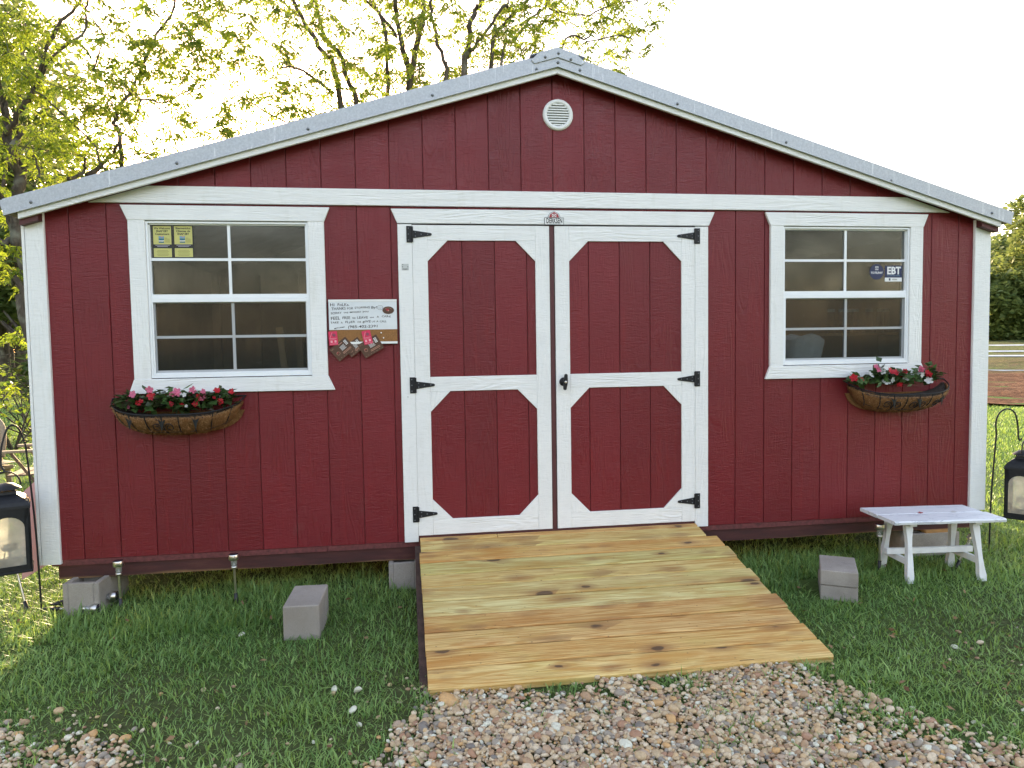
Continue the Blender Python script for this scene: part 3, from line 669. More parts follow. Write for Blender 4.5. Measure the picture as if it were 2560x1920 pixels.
# message board
bx0, bx1, bz_0, bz_1 = .629, 1.0385, 1.243, 1.514
mbd = empty('message_board', (.83, -.005, 1.38), 'whiteboard and cork message board with a handwritten greeting, left of the doors', 'board')
m = MB(); m.box((bx0, -.0235, bz_0), (bx1, -.0005, bz_1)); S_(m, 'frame', M['black_pl'], mbd)
m = MB(); m.box((bx0+.002, -.0265, 1.331), (bx1-.001, -.0237, 1.4995)); S_(m, 'whiteboard', PALE, mbd)
m = MB(); m.box((bx0+.001, -.0285, 1.5), (bx1-.0005, -.0237, bz_1-.0005)); m.box((bx0+.001, -.0285, bz_0+.0005), (bx1-.0005, -.0237, bz_0+.014)); S_(m, 'edge_strip', M['plastic_white'], mbd)
m = MB(); m.box((bx0+.002, -.0260, bz_0+.0145), (bx1-.001, -.0237, 1.3305)); S_(m, 'cork_strip', CORK, mbd)
def bpt(u, v):                           # position on the board from the close-up of it
    return bx0+(u-198)/(1700-198)*(bx1-bx0), bz_1-(v-155)/(1135-155)*(bz_1-bz_0)
hw = [('Hi', 232, 330, 300, 62, 0), ('FoLKs.', 395, 655, 298, 62, .01), ('THANKS', 265, 575, 388, 60, .04), ('FOR', 603, 738, 376, 46, .05), ('STOPPING', 770, 1105, 362, 44, .04), ('By!', 1130, 1255, 357, 50, .02),
      ('SORRY', 248, 485, 478, 45, .06), ('WE', 525, 630, 462, 34, .05), ('MISSED', 658, 905, 452, 36, .03), ('you', 940, 1068, 438, 42, .02), ('FEEL', 243, 445, 600, 68, .06), ('FREE', 495, 665, 585, 60, .02), ('to', 715, 785, 580, 52, 0), ('LEAVE', 815, 1055, 578, 50, .02),
      ('us', 1095, 1185, 566, 36, .03), ('A', 1248, 1300, 558, 40, 0), ('CARd,', 1358, 1565, 552, 44, .0), ('TAKE', 235, 412, 680, 42, .03), ('A', 462, 500, 676, 36, 0), ('FLyER', 555, 770, 668, 44, .0), ('OR', 820, 905, 668, 38, 0), ('giVE', 935, 1115, 662, 50, 0), ('US', 1135, 1210, 660, 34, 0), ('A', 1238, 1285, 660, 38, 0), ('CALL', 1310, 1465, 664, 42, .03),
      ('MSTORMA', 315, 550, 806, 30, .17), ('(985-402-2391', 610, 1258, 782, 56, .02)]
L = []
for (tx, u0, u1, v, hh, rot) in hw:
    x, z = bpt(u0, v); x2, _ = bpt(u1, v); hgt = hh/980*(bz_1-bz_0); size = hgt/.70
    L.append((tx, x, z, size, -.0270, rot, .05, (x2-x)/twidth(tx, size), .013))
m = text_mb(L)
for k, v in enumerate(m.v): m.v[k] = (v[0]+.0012*noise.noise((v[0]*70, v[2]*70, 1)), v[1], v[2]+.0016*noise.noise((v[0]*60, v[2]*60, 7)))
cx_, cz_ = bpt(1328, 335)
ring = [(cx_+.0165*math.cos(t), -.0272, cz_+.0135*math.sin(t)) for t in np.linspace(0, 6.6, 26)]; m.tube(ring, .0007, 4)
m.tube([(cx_+.008*math.cos(t), -.0272, cz_+.002+.007*math.sin(t)) for t in np.linspace(3.4, 6.0, 9)], .0007, 4); m.tube([(cx_-.005, -.0272, cz_+.006), (cx_-.004, -.0272, cz_+.003)], .0007, 4); m.tube([(cx_+.005, -.0272, cz_+.006), (cx_+.004, -.0272, cz_+.003)], .0007, 4)
S_(m, 'handwriting', INK, mbd)
mx, mz = bpt(1508, 397)
e = empty('oval_magnet', (mx, -.027, mz), 'brown oval magnet on the upper right of the message board', 'magnet')
m = MB(); disc(m, mx, mz, .035, .023, -.0285, 0, 28); m.lathe([(.0001, 0), (.001, 0)], (mx, -.028, mz), 8); S_(m, 'face', BROWNP, e)
m = MB(); disc(m, mx-.004, mz+.003, .010, .007, -.0290, 0, 12); disc(m, mx+.001, mz-.003, .004, .003, -.0294, 1, 10)
m.tube([(mx+.02*math.cos(t), -.029, mz+.001+.014*math.sin(t)) for t in np.linspace(.3, 2.8, 10)], .0008, 4, 1); S_(m, 'emblem', [REDP, PEACH], e)
def card(u, v, wd, hg, ang, y, kind, lab, cat, name, grp):
    x, z = bpt(u, v); e = empty(name, (x, y, z), lab, cat, grp); e.rotation_euler = (0, -ang, 0)
    m = MB(); m.box((-wd/2, -.0006, -hg/2), (wd/2, 0, hg/2)); m.build('sheet', BROWNP if kind else PINKP, e)
    m = MB(); yy = -.0011
    if kind:
        disc(m, -wd*.28, -hg*.05, .011, .011, yy, 1, 14); disc(m, -wd*.28, -hg*.05, .0095, .0095, yy-.0003, 2, 14); disc(m, -wd*.29, 0, .005, .004, yy-.0006, 3, 10)
        for k in range(5): rect(m, -wd*.05, hg*.18-k*.0058, wd*.22-.004*(k % 2), hg*.18-k*.0058+.0022, yy, 0)
        for k in range(2): rect(m, -wd*.10, -hg*.22-k*.007, wd*.38, -hg*.22-k*.007+.0022, yy, 1)
        rect(m, -wd*.02, hg*.34, wd*.2, hg*.37, yy, 1)
        for a in range(2):
            for b in range(4): rect(m, wd*(.28+.07*a), hg*(.30-.085*b), wd*(.33+.07*a), hg*(.36-.085*b), yy, 0)
        for k in range(7): disc(m, -wd*.44+k*wd*.145, -hg*.42+.002*(k % 2), .0016, .0016, yy, 1, 6)
        for k in range(4): disc(m, -wd*.45+k*.006, hg*.40-.004*(k % 2), .0016, .0016, yy, 1, 6)
        m.build('print', [WHITEP, PEACH, BROWNP, REDP], e)
    else:
        disc(m, wd*.12, hg*.22, .010, .010, yy, 1, 14); rect(m, -wd*.4, -.002, wd*.4, 0, yy, 0); rect(m, -wd*.4, -hg*.10, wd*.25, -hg*.085, yy, 0)
        for a in (-1, 1): rect(m, a*wd*.22-.006, -hg*.32, a*wd*.22+.006, -hg*.16, yy, 0)
        rect(m, -wd*.42, -hg*.42, wd*.42, -hg*.40, yy, 0)
        m.add([(-wd*.4, yy-.0003, .0), (-wd*.36, yy-.0003, 0), (-wd*.05, yy-.0003, hg*.42), (-wd*.09, yy-.0003, hg*.42)], [(0, 1, 2, 3)], 0); m.build('print', [flat('pale_pink_print', (.75, .35, .4)), flat('dusky_print', (.25, .05, .09))], e)
card(745, 1200, .105, .076, R(38), -.0270, 1, 'brown flyer half hidden between the two other flyers', 'flyer', 'flyer', 'brown flyers on the message board')
card(480, 1240, .125, .093, R(40), -.0290, 1, 'brown flyer hanging lowest at the left of the cork strip', 'flyer', 'flyer', 'brown flyers on the message board')
card(1105, 1190, .130, .095, R(30), -.0300, 1, 'brown flyer at the right of the flyers, a pink card over its corner', 'flyer', 'flyer', 'brown flyers on the message board')
card(288, 1000, .052, .084, R(4), -.0300, 0, 'hot pink card at the left end of the cork strip', 'card', 'pink_card', 'pink cards on the message board')
card(1030, 990, .052, .084, R(12), -.0318, 0, 'hot pink card pinned over a brown flyer in the middle of the cork', 'card', 'pink_card', 'pink cards on the message board')
for (u, v, lab) in ((1340, 893, 'white push pin in bare cork, upper of two at right'), (1390, 1005, 'white push pin in bare cork, lower of two at right')):
    x, z = bpt(u, v); m = MB(); m.lathe([(.0001, -.036), (.0042, -.036), (.003, -.029), (.0045, -.0265)], (x, 0, z), 10, axis='y'); m.build('push_pin', M['plastic_white'], label=lab, cat='push pin', group='push pins in the cork')

# =================================================================== RAMP
rp = empty('ramp', (2.09, -.73, GZ), 'wooden plank ramp leading up to the double doors', 'ramp')
RY0, RZ0, RY1, RZ1 = -.026, .028, -1.462, -.252
rlen = math.hypot(RY1-RY0, RZ1-RZ0); rdy, rdz = (RY1-RY0)/rlen, (RZ1-RZ0)/rlen
def rp_pt(x, t, h): return (x, RY0+rdy*t-rdz*h*1.0*(-1)*(-1), RZ0+rdz*t-(-rdy)*(-h)) 
def plank(x0l, x1l, t0, t1, col, skew=0, name='plank', th=.037, parent=rp):
    mb = MB(); n = 10; vs = []
    ny_, nz_ = -rdz, rdy             # normal (pointing up): perpendicular to (rdy, rdz)
    if nz_ < 0: ny_, nz_ = -ny_, -nz_
    ph = random.random()*9; pz = random.uniform(-.0022, .0018)
    c = .006
    for i in range(n+1):
        x = x0l+(x1l-x0l)*i/n; wv = .0020*noise.noise((x*2.2+ph, t0, 0)); wv2 = .0020*noise.noise((x*2.2+ph, t1+5, 0)); lift = .0014*noise.noise((x+ph, 3, t0))+pz
        for (t, hh) in ((t0+wv, -th), (t0+wv, -c), (t0+c+wv, 0), (t1-c+wv2, 0), (t1+wv2, -c), (t1+wv2, -th)):
            hh += lift; vs.append((x-2.09, RY0+rdy*t+ny_*hh+.73, RZ0+rdz*t+nz_*hh-GZ))
    k6 = 6; fs = []
    for i in range(n):
        for k in range(k6): fs.append((i*k6+k, i*k6+(k+1) % k6, (i+1)*k6+(k+1) % k6, (i+1)*k6+k))
    fs += [tuple(range(k6-1, -1, -1)), tuple(n*k6+k for k in range(k6))]
    mb.add(vs, fs); o = mb.build(name, M['lumber'], parent); o.color = (*col, 1); return o
AMB = (.62, .425, .165); GRN = (.55, .49, .21); YGR = (.60, .48, .20); LGR = (.62, .55, .26); BRN = (.56, .37, .15); YLW = (.68, .51, .215)
wd = (rlen-.045)/10; pl = [(-.003, .042, AMB)]+[(.045+k*wd+.0045, .045+(k+1)*wd-.0045, c) for k, c in enumerate([YGR, AMB, GRN, YGR, (.58, .49, .22), LGR, BRN, (.61, .42, .18), AMB, YLW])]
ends = [(1.148, 2.957), (1.150, 2.957), (1.140, 3.018), (1.142, 3.030), (1.144, 3.020), (1.146, 3.034), (1.147, 3.026), (1.148, 3.046), (1.147, 3.034), (1.150, 3.044), (1.151, 3.045)]
for k, ((t0, t1, c), (a, b)) in enumerate(zip(pl, ends)):
    if k == 0: plank(a, 1.63, t0, t1, c); plank(1.634, b, t0, t1, BRN)
    else: plank(a, b, t0, t1, c)
M['dark_lumber'] = simple('old_dark_lumber', (.06, .035, .028), .9, 0, .4, 20, .003)
for x in (1.115, 2.06, 2.93):           # stringers under the planks
    p = [(RY0-.02, RZ0-.048), (RY1+.10, RZ1-.030), (RY1+.06, GZ-.02), (RY1+.25, GZ-.03), (RY0-.02, GZ-.02)]
    mb = MB(); n = 5; vs = [(x-2.09, y+.73, z-GZ) for y, z in p]+[(x+.038-2.09, y+.73, z-GZ) for y, z in p]
    mb.add(vs, [tuple(range(n)), tuple(range(2*n-1, n-1, -1))]+[(i, i+n, (i+1) % n+n, (i+1) % n) for i in range(n)]); mb.build('stringer', M['dark_lumber'], rp)
mb = MB(); mb.box((2.585-2.09, RY1+.02+.73, .0), (2.655-2.09, RY1+.30+.73, .042)); o = mb.build('support_block', M['lumber'], rp); o.color = (.30, .22, .1, 1)

# =================================================================== CONCRETE BLOCKS
def cblock(w_, d_, h_, cores=True, name='concrete_block', label='', group=None, loc=(0, 0, 0), rz=0, ch=.004):
    e = empty(name, loc, label, 'block', group, rz)
    mb = MB()
    if cores:
        t = .030; n0 = (d_-3*t)/2
        mb.box((0, 0, 0), (t, d_, h_)); mb.box((w_-t, 0, 0), (w_, d_, h_))
        for k in range(3): y = k*(t+n0); mb.box((t, y, 0), (w_-t, y+t, h_-(.0 if k != 1 else .0)))
    else: mb.box((0, 0, 0), (w_, d_, h_))
    mb.build('body', M['concrete'], e, bevel=ch); return e
cblock(.20, .39, .19, True, label='hollow concrete block under the left front corner of the shed', loc=(-.90, -.11, GZ-.01), rz=R(-3), group='blocks carrying the shed')
cblock(.19, .39, .175, True, label='hollow concrete block under the shed, against the left side of the ramp', loc=(.950, -.035, GZ-.01), group='blocks carrying the shed')
cblock(.42, .19, .16, True, label='concrete block under the right front corner, behind the white bench', loc=(4.50, -.01, GZ-.01), group='blocks carrying the shed')
shim = MB(); shim.box((4.66, -.005, GZ+.1505), (4.90, .17, GZ+.172)); shim.build('shim_board', simple('raw_shim', (.42, .22, .08), .7), label='orange brown wooden shim on the block behind the bench', cat='wood shim')
b1 = cblock(.185, .33, .185, False, label='solid grey concrete block lying alone on the grass left of the ramp', loc=(.425, -.72, GZ-.005), rz=R(-2), ch=.006)
b2 = cblock(.200, .32, .092, False, label='lower of two stacked concrete cap blocks right of the ramp', loc=(3.452, -.68, GZ-.005), rz=R(-29), group='stacked cap blocks')
b3 = cblock(.200, .32, .088, False, label='upper of two stacked concrete cap blocks right of the ramp', loc=(3.450, -.683, GZ+.090), rz=R(-30), group='stacked cap blocks')
for (x, y) in ((-.9, 1.6), (-.9, 3.2), (2, 1.6), (2, 3.2), (4.7, 1.6), (4.7, 3.2), (2.0, .0+.03)):
    pass

# =================================================================== SOLAR LIGHTS
M['clear'] = None
def clearmat():
    t = NT('clear_ribbed_plastic'); v = t.coord(); g = t.n('BsdfGlossy'); g.inputs['Roughness'].default_value = .12; t.l(t.bump(t.noise(t.coord((1, 1, .2)), 260, 1), .002), g.inputs['Normal'])
    tr = t.n('BsdfTransparent'); tr.inputs[0].default_value = (.85, .88, .9, 1); d = t.n('BsdfDiffuse'); d.inputs[0].default_value = (.6, .62, .62, 1)
    m1 = t.n('MixShader'); m1.inputs[0].default_value = .25; t.l(tr.outputs[0], m1.inputs[1]); t.l(d.outputs[0], m1.inputs[2])
    m = t.n('MixShader'); m.inputs[0].default_value = .25; t.l(m1.outputs[0], m.inputs[1]); t.l(g.outputs[0], m.inputs[2]); t.l(m.outputs[0], t.out.inputs[0]); return t.m
M['clear'] = clearmat()
M['panelblk'] = simple('solar_panel', (.02, .02, .03), .25)
def solar_light(label, loc, rot=(0, 0, 0), H=.295):
    e = empty('solar_light', loc, label, 'garden light', 'solar stake lights'); e.rotation_euler = rot
    MB().lathe([(.0001, -.05), (.0105, .0), (.0105, .075), (.0001, .075)], n=10).build('spike', M['black_pl'], e)
    MB().lathe([(.0072, .072), (.0072, H-.085)], n=10).build('stake', M['chrome'], e)
    MB().lathe([(.0001, H-.085), (.0165, H-.085), (.0175, H-.072), (.0001, H-.066)], n=14).build('socket', M['chrome'], e)
    MB().lathe([(.0145, H-.078), (.0185, H-.030)], n=14).build('diffuser', M['clear'], e)
    MB().lathe([(.0001, H-.068), (.008, H-.066), (.0001, H-.048)], n=8).build('bulb', M['plastic_white'], e)
    MB().lathe([(.0001, H-.031), (.0285, H-.031), (.0295, H-.028), (.0295, H-.004), (.0275, H)], n=22).build('cap', M['chrome'], e)
    MB().lathe([(.0275, H), (.0275, H+.0015), (.0001, H+.0015)], n=22).build('solar_panel', M['panelblk'], e)
    return e
sz = GZ-.005
solar_light('upright solar stake light in the grass nearest the left corner block', (-.596, -.089, sz), (0, R(-1), 0), .298)
solar_light('upright solar stake light in the grass between the left corner and the lone block', (.056, -.12, sz), (0, R(-1), 0), .308)
solar_light('solar stake light standing close by the left legs of the white bench', (4.120, -.27, sz), (R(0), R(-.5), 0), .315)
solar_light('solar stake light tilted to the right under the right end of the white bench', (4.610, -.335, sz), (R(12), R(20), 0), .26)
solar_light('solar stake light leaning left behind the hanging lantern at the left edge', (-1.128, -.03, sz), (R(-6), R(-14), 0), .33)
o = solar_light('fallen solar stake light, front one of the heap by the left corner block', (-1.00, -.075, GZ+.03), (R(90), 0, R(80)), .30)
o = solar_light('fallen solar stake light, rear one of the heap by the left corner block', (-.98, -.01, GZ+.035), (R(90), 0, R(97)), .30)
o = solar_light('fallen solar stake light, middle one of the heap by the left corner block', (-.93, -.03, GZ+.055), (R(88), 0, R(91)), .29)

# =================================================================== BENCH
M['worn_white'] = None
def wornwhite():
    t = NT('worn_white_paint'); v = t.coord((.3, 1, 1)); f = t.noise(v, 16, 6, .7, 1.5); g = t.noise(t.coord((.12, 1, 1)), 60, 3, .6)
    c = t.mix(t.ramp(f, [(.565, (0, 0, 0)), (.60, (.65,)*3), (.64, (0, 0, 0))]), (.74, .76, .79), (.24, .27, .34))
    c = t.mix(t.ramp(g, [(.3, (.5,)*3), (.4, (0, 0, 0))]), c, (.34, .38, .46)); t.pbsdf(c, .5, 0, t.bump(g, .0015)); return t.m
WW = wornwhite()
WL = simple('white_leg_paint', (.74, .75, .76), .5, 0, .08, 14, .001)
bn = empty('bench', (4.40, -.37, GZ), 'low white painted wooden bench with splayed legs at the right corner of the shed', 'bench')
bn.rotation_euler.z = R(-5.0); BH = .395
def slab(y0, y1, x0, x1, ph):
    n = 14; vs = []; 
    for i in range(n+1):
        x = x0+(x1-x0)*i/n; e0 = .006*noise.noise((x*7+ph, 0, 0)); e1 = .006*noise.noise((x*7+ph, 5, 0))
        for (yy, zz) in ((y0+e0+.004, BH-.022), (y0+e0, BH-.008), (y0+e0+.008, BH), (y1+e1-.002, BH), (y1+e1, BH-.004), (y1+e1, BH-.022)): vs.append((x, yy, zz))
    fs = []
    for i in range(n):
        for k in range(6): fs.append((i*6+k, (i+1)*6+k, (i+1)*6+(k+1) % 6, i*6+(k+1) % 6))
    fs += [tuple(range(6)), tuple(n*6+5-k for k in range(6))]
    return MB().add(vs, fs)
slab(-.20, -.012, -.355, .36, 0).build('seat_board', WW, bn); slab(-.010, .19, -.36, .345, 4).build('seat_board', WW, bn)
def leg(x, y, tx, ty):                   # top (tx,ty), foot (x,y)
    mb = MB(); vs = []; ns = 8
    for i in range(ns+1):
        t = i/ns; cx, cy = x+(tx-x)*t, y+(ty-y)*t; w_ = .0165+.003*math.sin(t*9+x*3)+(.004 if i in (1, 7) else 0); z = t*(BH-.022)-.01*(1-t)
        vs += [(cx-w_, cy-.017, z), (cx+w_, cy-.017, z), (cx+w_, cy+.017, z), (cx-w_, cy+.017, z)]
    fs = [(i*4+k, i*4+(k+1) % 4, (i+1)*4+(k+1) % 4, (i+1)*4+k) for i in range(ns) for k in range(4)]+[(3, 2, 1, 0), (ns*4, ns*4+1, ns*4+2, ns*4+3)]
    return mb.add(vs, fs).build('leg', WL, bn)
for sx in (-1, 1):
    for sy in (-1, 1): leg(sx*.235, sy*.155-.01, sx*.215, sy*.095-.01)
for sx in (-1, 1):
    MB().box((sx*.225-.011, -.135, .10), (sx*.225+.011, .115, .140)).build('side_stretcher', WL, bn, bevel=.002)
    MB().box((sx*.21-.022, -.16, BH-.045), (sx*.21+.022, .15, BH-.0225)).build('cleat', WL, bn, bevel=.002)
MB().box((-.30, -.03, .1405), (.27, -.006, .178)).build('long_stretcher', WL, bn, bevel=.002)
def petal_mesh(cx, cy, cz, r_, n, mat, name, label, cat):
    mb = MB()
    for k in range(n):
        a = 2*math.pi*k/n; d = Vector((math.cos(a), math.sin(a), .1)); s = Vector((-math.sin(a), math.cos(a), 0))
        c = Vector((cx, cy, cz)); mb.add([c, c+d*r_*.6+s*r_*.4, c+d*r_, c+d*r_*.6-s*r_*.4], [(0, 3, 2, 1)])
    return mb.build(name, mat, label=label, cat=cat)
petal_mesh(4.335, -.365, .108, .018, 5, M['petal_red'], 'fallen_blossom', 'fallen red blossom lying on the bench top', 'blossom')
petal_mesh(4.555, -.385, .108, .020, 5, M['petal_white'], 'fallen_blossom', 'fallen white blossom lying on the bench top', 'blossom')

# =================================================================== HOOKS AND LANTERNS
def bez(pts, n=8):                       # Catmull-Rom through points
    P = [Vector(p) for p in pts]; P = [P[0]*2-P[1]]+P+[P[-1]*2-P[-2]]; o = []
    for i in range(1, len(P)-2):
        for k in range(n):
            t = k/n; a, b, c, d = P[i-1:i+3]
            o.append(.5*((2*b)+(-a+c)*t+(2*a-5*b+4*c-d)*t*t+(-a+3*b-3*c+d)*t**3))
    o.append(P[-2]); return o
def hook(pts, label):
    o = MB().tube(bez(pts), .0055, 8).build('shepherd_hook', M['black']); return tag(o, label, 'garden hook', 'shepherd hooks')
def frosted():
    t = NT('misted_glass'); v = t.coord(); g = t.n('BsdfGlossy'); g.inputs['Roughness'].default_value = .1
    tr = t.n('BsdfTransparent'); tr.inputs[0].default_value = (.92, .93, .9, 1); tl = t.n('BsdfTranslucent'); tl.inputs[0].default_value = (.88, .87, .78, 1)
    d = t.n('BsdfDiffuse'); d.inputs[0].default_value = (.6, .6, .56, 1)
    m0 = t.n('MixShader'); m0.inputs[0].default_value = .4; t.l(tl.outputs[0], m0.inputs[1]); t.l(d.outputs[0], m0.inputs[2])
    m1 = t.n('MixShader'); t.l(t.ramp(t.noise(v, 12, 4), [(.3, (.40,)*3), (.7, (.8,)*3)]), m1.inputs[0]); t.l(tr.outputs[0], m1.inputs[1]); t.l(m0.outputs[0], m1.inputs[2])
    m = t.n('MixShader'); m.inputs[0].default_value = .06; t.l(m1.outputs[0], m.inputs[1]); t.l(g.outputs[0], m.inputs[2]); t.l(m.outputs[0], t.out.inputs[0]); return t.m
FG = frosted()
def lantern(loc, rz, label, tilt=0):
    e = empty('lantern', loc, label, 'lantern', 'black hanging lanterns'); e.rotation_euler = (0, tilt, rz)
    a = .088; h0, h1 = 0, .35            # origin at the bottom of the body
    for k in range(4):                   # four walls with an arched opening each
        M4 = Matrix.Rotation(k*math.pi/2, 4, 'Z'); ow = .066; zb, zs = .030, .232; n = 12
        arch = [(-ow, zb), (ow, zb)]+[(ow*math.cos(math.pi*i/n), zs+ow*.95*math.sin(math.pi*i/n)) for i in range(n+1)]
        arc = [(ow*math.cos(math.pi*i/n), zs+ow*.95*math.sin(math.pi*i/n)) for i in range(n+1)]
        mb = MB(); mb.box((-a, -a, 0), (a, -a+.008, zb)); mb.box((-a, -a, zb), (-ow, -a+.008, zs)); mb.box((ow, -a, zb), (a, -a+.008, zs))
        top = [(x, .335) for x, z in arc]
        vs = []; 
        for (x, z) in arc: vs += [(x, -a, z), (x if abs(x) < ow*.999 else math.copysign(a, x), -a, .335), (x, -a+.008, z)]
        fs = []
        for i in range(n): b = i*3; fs += [(b, b+1, b+4, b+3), (b, b+3, b+5, b+2)]
        mb.add(vs, fs); mb.box((-a, -a, zs), (-ow, -a+.008, .335)); mb.box((ow, -a, zs), (a, -a+.008, .335)); mb.xf(M4)
        mb.build('frame_side', M['black'], e)
        g = MB(); g.add([(x, -a+.004, z) for x, z in arch], [tuple(range(len(arch)))]); g.xf(M4); g.build('pane', FG, e)
    mb = MB(); pr = [(a+.004, .335), (a+.003, .350), (a-.004, .368), (a-.016, .384), (a-.032, .397), (.040, .408), (.038, .422)]; vs = []
    for w_, z in pr: vs += [(-w_, -w_, z), (w_, -w_, z), (w_, w_, z), (-w_, w_, z)]
    mb.add(vs, [(i*4+k, i*4+(k+1) % 4, (i+1)*4+(k+1) % 4, (i+1)*4+k) for i in range(len(pr)-1) for k in range(4)]+[(24, 25, 26, 27)]); mb.build('shoulder', M['black'], e)
    mb = MB()
    for sx in (-1, 1):
        for sy in (-1, 1): mb.box((sx*.032-.003, sy*.032-.003, .42), (sx*.032+.003, sy*.032+.003, .436))
    mb.lathe([(.062, .434), (.058, .440), (.030, .462), (.0001, .468)], n=4*4); mb.build('vent_cap', M['black'], e)
    ring = [(.058*math.cos(t), 0, .452+.075*math.sin(t)*(1 if math.sin(t) > 0 else .2)) for t in np.linspace(-.1, math.pi+.1, 17)]
    MB().tube(ring, .004, 8).build('handle', M['black'], e)
    mb = MB(); mb.box((-a-.004, -a-.004, -.012), (a+.004, a+.004, .0)); mb.build('base', M['black'], e, bevel=.003)
    c = MB(); c.tube([(0, 0, 0), (0, 0, .10)], .003, 6); c.lathe([(.0001, .10), (.030, .10), (.034, .125), (.030, .122), (.0001, .106)], n=16)
    c.tube([(.05*math.cos(t), .05*math.sin(t), .045) for t in np.linspace(0, 2*math.pi, 20)], .002, 5)
    for s in (0, 2.1, 4.2): c.tube([(.03*math.cos(s), .03*math.sin(s), .11), (.05*math.cos(s), .05*math.sin(s), .045), (.045*math.cos(s), .045*math.sin(s), 0)], .002, 5)
    c.build('candle_holder', M['black'], e)
    return e
L1 = (-1.178, -.14, .545)
hook([(-1.040, -.055, GZ-.03), (-1.050, -.055, .20), (-1.072, -.06, .62), (-1.083, -.065, .73), (-1.110, -.08, .805), (-1.145, -.10, .80), (-1.172, -.12, .70), (-1.176, -.13, .60), (-1.158, -.135, .565), (-1.165, -.14, .552), (-1.180, -.145, .558), (-1.186, -.147, .585)], 'black shepherd hook with the lantern at the left corner of the shed')
lo = lantern((-1.150, -.14, .010), R(25), 'black hanging lantern at the left edge, cut by the picture border'); lo.scale = (1.18, 1.18, 1.04)
hook([(5.090, -.08, GZ-.03), (5.098, -.08, .1), (5.120, -.08, .45), (5.127, -.08, .55), (5.123, -.08, .64), (5.150, -.08, .70), (5.207, -.08, .727), (5.265, -.08, .70), (5.292, -.08, .62), (5.300, -.08, .53), (5.312, -.08, .505), (5.326, -.08, .515)], 'black shepherd hook with the lantern right of the bench')
lo = lantern((5.342, -.08, -.032), R(38), 'black hanging lantern at the right edge, cut by the picture border'); lo.scale = (1.04, 1.04, 1.0)
# pale pink panel propped behind the left post
pk = MB(); pk.add([(-1.245, .22, .37), (-1.09, .10, .48), (-1.07, .10, -.05), (-1.275, .22, -.17), (-1.245, .226, .37), (-1.09, .106, .48), (-1.07, .106, -.05), (-1.275, .226, -.17)], [(3, 2, 1, 0), (4, 5, 6, 7), (0, 1, 5, 4), (1, 2, 6, 5), (2, 3, 7, 6), (3, 0, 4, 7)])
def pinkm():
    t = NT('faded_pink_sheet'); d = t.n('BsdfDiffuse'); d.inputs[0].default_value = (.55, .36, .38, 1); tl = t.n('BsdfTranslucent'); tl.inputs[0].default_value = (.5, .30, .32, 1)
    m = t.n('MixShader'); m.inputs[0].default_value = .25; t.l(d.outputs[0], m.inputs[1]); t.l(tl.outputs[0], m.inputs[2]); t.l(m.outputs[0], t.out.inputs[0]); return t.m
pk.build('pink_sheet', pinkm(), label='faded pink sheet leaning at the left corner behind the lantern', cat='sheet')

# =================================================================== PLANTERS
def leaf_quads(pts, normals_up, L_, W_, rs, droop=.3, tint=(0, 1)):
    """leaf faces (folded rhombus, 2 quads) at points; returns V, F, tint"""
    n = len(pts); az = rs.uniform(0, 2*np.pi, n); el = rs.normal(0, .45, n)-droop
    d = np.stack([np.cos(az)*np.cos(el), np.sin(az)*np.cos(el), np.sin(el)], 1)
    up = np.tile([0, 0, 1.], (n, 1))+rs.normal(0, .45, (n, 3)); s = np.cross(d, up); s /= np.linalg.norm(s, axis=1)[:, None]+1e-9; nn = np.cross(s, d)
    l = (L_*rs.uniform(.7, 1.25, n))[:, None]; w_ = (W_*rs.uniform(.75, 1.2, n))[:, None]
    p0 = pts; p1 = pts+d*l*.42+s*w_*.5+nn*w_*.12; p2 = pts+d*l; p3 = pts+d*l*.42-s*w_*.5+nn*w_*.12; pm = pts+d*l*.45-nn*w_*.05
    V = np.stack([p0, p1, p2, p3, pm], 1).reshape(-1, 3); b = (np.arange(n)*5)[:, None]
    F = np.concatenate([b+np.array([[0, 1, 4]]), b+np.array([[1, 2, 4]]), b+np.array([[2, 3, 4]]), b+np.array([[3, 0, 4]])])
    return V, F, np.repeat(rs.uniform(*tint, n), 5)
def leafobj(name, pts, L_, W_, mat, parent=None, seed=1, droop=.3, tint=(0, 1), **kw):
    rs = np.random.default_rng(seed); V, F, T = leaf_quads(np.asarray(pts, float), None, L_, W_, rs, droop, tint)
    return linkmesh(npmesh(name, V, [F], mat, T, True), name, parent, **kw)
def flower(mb_v, c, r_, rs, n=5):
    """open blossom of n petals facing roughly forward"""
    f = np.array([rs.normal(0, .45), -1, rs.normal(.35, .4)]); f /= np.linalg.norm(f); a = np.cross(f, [0, 0, 1.]); a /= np.linalg.norm(a); b = np.cross(a, f)
    V = []; F = []; ph = rs.uniform(0, 6)
    for k in range(n):
        t = ph+2*np.pi*k/n; d = a*np.cos(t)+b*np.sin(t); s = -a*np.sin(t)+b*np.cos(t); o = len(V)+mb_v[1]
        V += [c, c+d*r_*.55+s*r_*.42+f*r_*.12, c+d*r_*1.0+s*r_*.25+f*r_*.22, c+d*r_*1.0-s*r_*.25+f*r_*.22, c+d*r_*.55-s*r_*.42+f*r_*.12]; F.append([o, o+1, o+2, o+3, o+4])
    mb_v[0] += V; mb_v[1] += len(V); mb_v[2] += F
